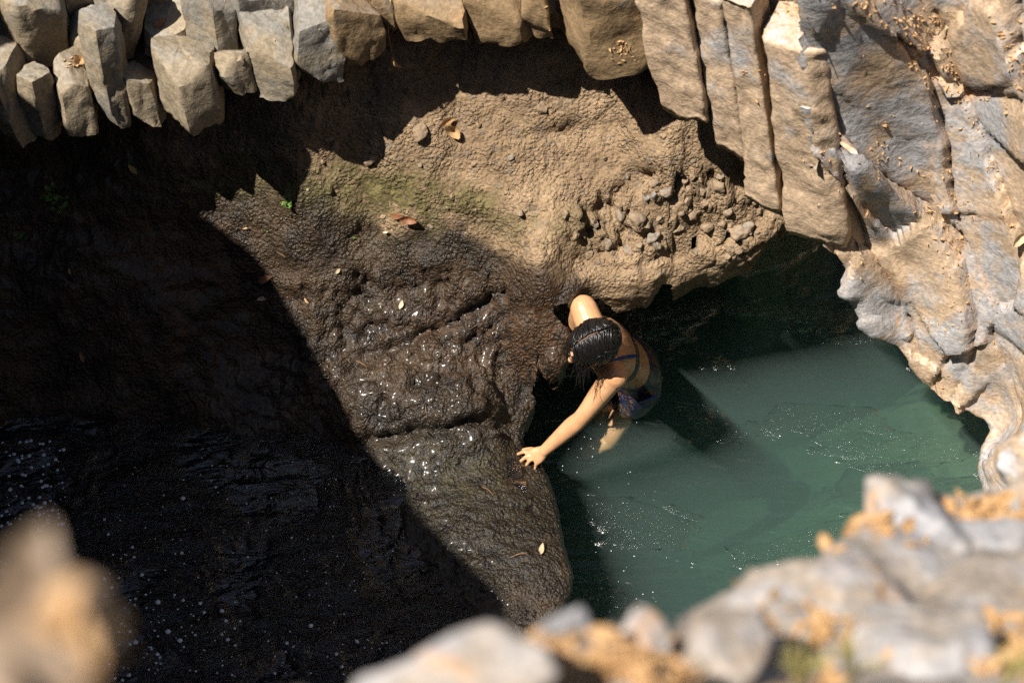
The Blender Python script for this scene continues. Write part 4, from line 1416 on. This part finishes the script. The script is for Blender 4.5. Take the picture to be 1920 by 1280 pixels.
leaf(slope_bvh, 757, 572, .04, Pp, 5, 1.0, 'glinting pale flake below the brown pair on wet rock')
leaf(slope_bvh, 460, 422, .025, D, 2, 1.0, 'tiny orange leaf at the mossy patch')
leaf(slope_bvh, 1014, 1032, .055, Pp, 3, 1.4, 'oval pale leaf stuck to the wet ledge above the pool')
leaf(slope_bvh, 133, 508, .03, Y, 1, 1.5, 'small yellow leaf in the shaded slope')
leaf(slope_bvh, 155, 668, .05, B, 0, 1.8, 'brown leaf deep in the shade above the stream')
leaf(slope_bvh, 725, 432, .025, Pp, 2, .2, 'tiny white flake left of the brown pair')
for k, (u, v_, L, m, lab) in enumerate([
    (1635, 103, .07, Pp, 'long pale leaf on the grey column top of the right cliff'), (1540, 52, .10, Pp, 'broad pale leaf with a dark shadow at the top of the right cliff'),
    (1700, 145, .06, D, 'tan leaf in the crack left of the right cliff top'), (1765, 40, .10, Pp, 'large bleached leaf near the top right'),
    (1790, 22, .09, D, 'brown-orange leaf beside the bleached one near the top right'), (1905, 440, .09, Pp, 'bleached leaf at the right edge of the cliff'),
    (1515, 300, .06, D, 'crumpled orange leaf caught between two cliff columns'), (1500, 20, .07, D, 'orange leaf standing in the litter at the cliff top'),
    (1580, 5, .07, Pp, 'pale leaf at the very top of the right cliff'), (1860, 100, .07, D, 'tan leaf in the litter near the right edge')]):
    leaf(cliff_bvh, u, v_, L, m, k + 3, rl.uniform(0, 3), lab)
leaf(cliff_bvh, 140, 118, .07, D, 2, .6, 'orange dry leaf on a small column top at the left')
leaf(cliff_bvh, 300, 45, .06, B, 1, .9, 'brown twig-like leaf lodged between left columns')
leaf(cliff_bvh, 447, 108, .03, Pp, 1, 1.4, 'little pale leaf in the notch between left columns')

def litter(name, bvh, spots, sizes, mat, label, seed):
    """dry crumbs and leaf bits gathered in cracks"""
    rz = np.random.default_rng(seed)
    V, F, n = [], [], 0
    for (u, v_, su, sv_, cnt) in spots:
        for _ in range(cnt):
            h, nn = survey(bvh, u + rz.normal() * su, v_ + rz.normal() * sv_)
            if h is None or nn.z < 0.05: continue
            L = rz.uniform(*sizes)
            lv, lf = leaf_mesh(L, L * rz.uniform(.12, .35), rz.uniform(-.5, .6), rz.uniform(0, .8), int(rz.integers(1e6)), 4)
            R_ = np.array(Matrix.Rotation(rz.uniform(0, 6.28), 3, 'Z') @ Matrix.Rotation(rz.normal() * .5, 3, 'X') @ Matrix.Rotation(rz.normal() * .4, 3, 'Y'))
            V.append(lv @ R_.T + np.array(h) + np.array(nn) * (.002 + .06 * L)); F += [[k + n for k in q] for q in lf]; n += len(lv)
    return tag(mesh_obj(name, np.vstack(V), F, mat), label, 'litter', kind='stuff')
litter('leaf_litter', cliff_bvh, [(1540, 15, 50, 18, 160), (1700, 130, 50, 50, 160), (1660, 170, 20, 40, 60), (1760, 90, 40, 40, 90), (1870, 330, 40, 50, 60), (1515, 300, 14, 16, 40), (1395, 150, 16, 18, 40),
                                  (1860, 420, 30, 20, 60), (1780, 440, 20, 50, 50), (1760, 640, 30, 40, 50), (1850, 560, 40, 40, 40), (1900, 180, 30, 80, 50), (1650, 320, 10, 80, 40), (1030, 60, 10, 30, 40), (1165, 95, 14, 10, 30), (720, 90, 8, 20, 15),
                                  (140, 118, 14, 6, 20), (600, 40, 160, 40, 30), (1700, 300, 120, 160, 160), (1650, 190, 10, 60, 90), (1740, 330, 14, 60, 90), (1800, 300, 20, 60, 70), (1690, 60, 40, 30, 120), (1850, 110, 50, 40, 160), (1780, 160, 30, 30, 90)], (.005, .022), M_dryleaf, 'orange dry leaf litter in the cracks of the right-hand cliff', 8)
litter('rim_litter', rim_bvh, [(1860, 965, 45, 25, 150), (1450, 1010, 60, 20, 60), (1640, 985, 40, 12, 50), (1200, 1250, 90, 25, 150), (1400, 1150, 70, 50, 60), (1880, 1210, 40, 30, 110), (1020, 1250, 40, 20, 50), (1560, 1180, 80, 60, 60)],
       (.012, .05), M_dryleaf, 'blurred orange leaf litter on the near rim', 9)

# small green seedlings on the slope
def seedling(u, v_, size, nl_, label):
    h, n = survey(slope_bvh, u, v_)
    if h is None: return
    root = empty('seedling', tuple(h))
    tag(root, label, 'seedling', 'green seedlings on the rock slope')
    rz = np.random.default_rng(int(u))
    for i in range(nl_):
        a = i * 2.4 + rz.uniform(-.3, .3)
        hgt = size * (.25 + .75 * i / nl_)
        rad = size * rz.uniform(.25, .6)
        tip = np.array([math.cos(a) * rad, math.sin(a) * rad, hgt])
        V, F = tube([(0, 0, -.005), tip * [.4, .4, .6], tip], [.0012, .001, .0007], None, 5, 2)
        mesh_obj('stem', V, F, M_green, root)
        o = bpy.data.objects.new('leaf', leaf_me(M_green, i)); COL.objects.link(o)
        o.parent = root
        L = size * rz.uniform(.35, .55)
        o.location = tip; o.scale = (L, L * 1.6, L); o.rotation_euler = (rz.normal() * .3, -.2 + rz.normal() * .3, a)
seedling(105, 380, .085, 11, 'leafy green seedling in the shade left of the yellow leaf')
seedling(118, 400, .06, 6, 'bright four-leaved seedling just below the leafy one in the shade')
seedling(40, 452, .05, 6, 'small green seedling at the left edge in the shade')
seedling(540, 388, .05, 8, 'bright green seedling in the sun on the mossy rock')
seedling(502, 436, .022, 4, 'tiny sprout below the sunlit seedling')
seedling(664, 449, .02, 3, 'tiny sprout in the middle of the sunlit wet rock')

# hanging dry roots under the overhang
h, n = survey(cliff_bvh, 728, 50)
if h is not None:
    h = np.array(h)
    root = empty('dry_root', tuple(h)); tag(root, 'thin dry root with a curled leaf hanging from the overhang', 'root')
    V, F = tube([(0, 0.02, .02), (0, -.02, -.03), (.006, -.025, -.09), (.0, -.02, -.15), (.008, -.02, -.2)], [.003, .003, .0025, .002, .001], None, 6, 4)
    mesh_obj('stem', V, F, M_stem, root)
    o = bpy.data.objects.new('leaf', leaf_me(M_dryleaf, 2)); COL.objects.link(o); o.parent = root
    o.location = (.006, -.03, -.17); o.scale = (.07, .07, .07); o.rotation_euler = (0.3, 1.1, .4)

# fine twigs lying on the wet rock
for k, (u0, v0, u1, v1, lab) in enumerate([(668, 678, 700, 702, 'thin reddish twig on the wet rock by the shade'), (798, 765, 800, 785, 'short upright straw on the wet rock'), (905, 915, 925, 930, 'fine straw on the wet ledge'),
                                           (958, 1046, 990, 1040, 'orange pine-like straw on the ledge left of the oval leaf'), (520, 475, 548, 500, 'thin root on the sunlit wet slope'), (22, 452, 48, 482, 'thin dry stalk at the left in the shade'), (370, 545, 345, 560, 'pale straw in the shade')]):
    a, _ = survey(slope_bvh, u0, v0); b, _ = survey(slope_bvh, u1, v1)
    if a is None or b is None: continue
    a, b = np.array(a) + [0, 0, .008], np.array(b) + [0, 0, .008]
    V, F = tube([a, a * .5 + b * .5 + [0, .004, .008], b], [.0016, .0018, .001], None, 5, 4)
    tag(mesh_obj('twig', V, F, M_stem), lab, 'twig')

# foam and bubbles on the stream
rz = np.random.default_rng(31)
bv, bf = ico(2)
V, F, n = [], [], 0
for _ in range(640):
    if rz.random() < .55:
        u, v_ = abs(rz.normal()) * 260, 1280 - abs(rz.normal()) * 130
        s = rz.uniform(.003, .013) * rz.uniform(.3, 1)
    else:
        u, v_ = rz.uniform(0, 760), rz.uniform(850, 1280)
        s = rz.uniform(.0014, .0045)
    if rz.random() < .12:
        u, v_ = rz.uniform(0, 120), rz.uniform(820, 1000); s = rz.uniform(.003, .010)
    p = P(u, v_, .37)
    V.append(bv * [s, s, s * .45] + p); F += [[k + n for k in q] for q in bf.tolist()]; n += len(bv)
tag(mesh_obj('foam_bubbles', np.vstack(V), F, M_bubble), 'white foam bubbles and specks on the dark stream', 'bubbles', kind='stuff')
V, F, n = [], [], 0
for _ in range(130):
    u, v_ = rz.uniform(960, 1230), rz.uniform(690, 1150)
    s = rz.uniform(.001, .0025)
    p = P(u, v_, .012)
    V.append(bv * [s, s, s * .4] + p); F += [[k + n for k in q] for q in bf.tolist()]; n += len(bv)
tag(mesh_obj('pool_specks', np.vstack(V), F, M_bubble), 'pale specks floating on the shaded pool by the person', 'bubbles', kind='stuff')

# the blurred dry plant at the bottom left, growing on the near rim below the camera
base = np.array([-0.52, 0.30, 5.15])
pl = empty('dry_plant', tuple(base))
tag(pl, 'blurred tan dry-leaved plant in the bottom left corner', 'plant')
gl = [(60, 1030, 1.55, .13, 'B'), (30, 1080, 1.5, .13, 'B'), (110, 1080, 1.5, .12, 'D'), (190, 1095, 1.62, .10, 'B'), (150, 1130, 1.5, .13, 'P'), (90, 1150, 1.45, .14, 'P'), (20, 1180, 1.4, .14, 'B'),
      (170, 1180, 1.5, .11, 'D'), (110, 1210, 1.42, .13, 'P'), (40, 1250, 1.38, .14, 'D'), (200, 1230, 1.5, .06, 'B'), (0, 1120, 1.45, .12, 'D'), (10, 1270, 1.36, .13, 'D'), (75, 1100, 1.5, .12, 'D')]
for k, (u, v_, dep, L, m) in enumerate(gl):
    p = PD(u * .85 - 10, v_ + 70, dep * .72) - base
    V, F = tube([(0, 0, 0), p * [.3, .3, .6], p], [.006, .004, .002], None, 6, 3)
    mesh_obj('stem', V, F, M_stem, pl)
    o = bpy.data.objects.new('leaf', leaf_me({'D': M_mutedleaf, 'B': M_mutedleaf, 'P': M_dryleaf}[m], k)); COL.objects.link(o); o.parent = pl
    o.location = p; o.scale = (L * .6, L * .8, L * .6); o.rotation_euler = (rz.uniform(.1, .7), rz.uniform(-.4, .4), rz.uniform(0, 6.28))
# the rim it grows on
gx, gy = np.meshgrid(np.linspace(-1.6, -0.2, 20), np.linspace(-1.6, 0.42, 20))
rough_block('near_ledge', np.stack([gx, gy, 5.12 + 0 * gx], -1), 2.5, M_fore, 'rock ledge under the dry plant', amp=.05)
# straw blades on the rim
for k, (u, v_, dep, lab) in enumerate([(1600, 1270, 2.25, 'tuft of yellow-green grass at the bottom of the near rim'), (1890, 1275, 2.3, 'tuft of yellow-green grass in the bottom right corner'), (1500, 1280, 2.2, 'small straw tuft left of the grass at the bottom')]):
    p = PD(u, v_, dep)
    root = empty('grass_tuft', tuple(p)); tag(root, lab, 'grass', 'grass tufts on the near rim')
    for i in range(14):
        a = rz.uniform(0, 6.28); L = rz.uniform(.04, .09); t_ = np.array([math.cos(a) * .03, math.sin(a) * .03, L])
        V, F = tube([(0, 0, -.03), t_ * [.3, .3, .6], t_], [(.003, .001), (.003, .001), (.0006, .0006)], None, 5, 3)
        mesh_obj('blade', V, F, M_straw, root)
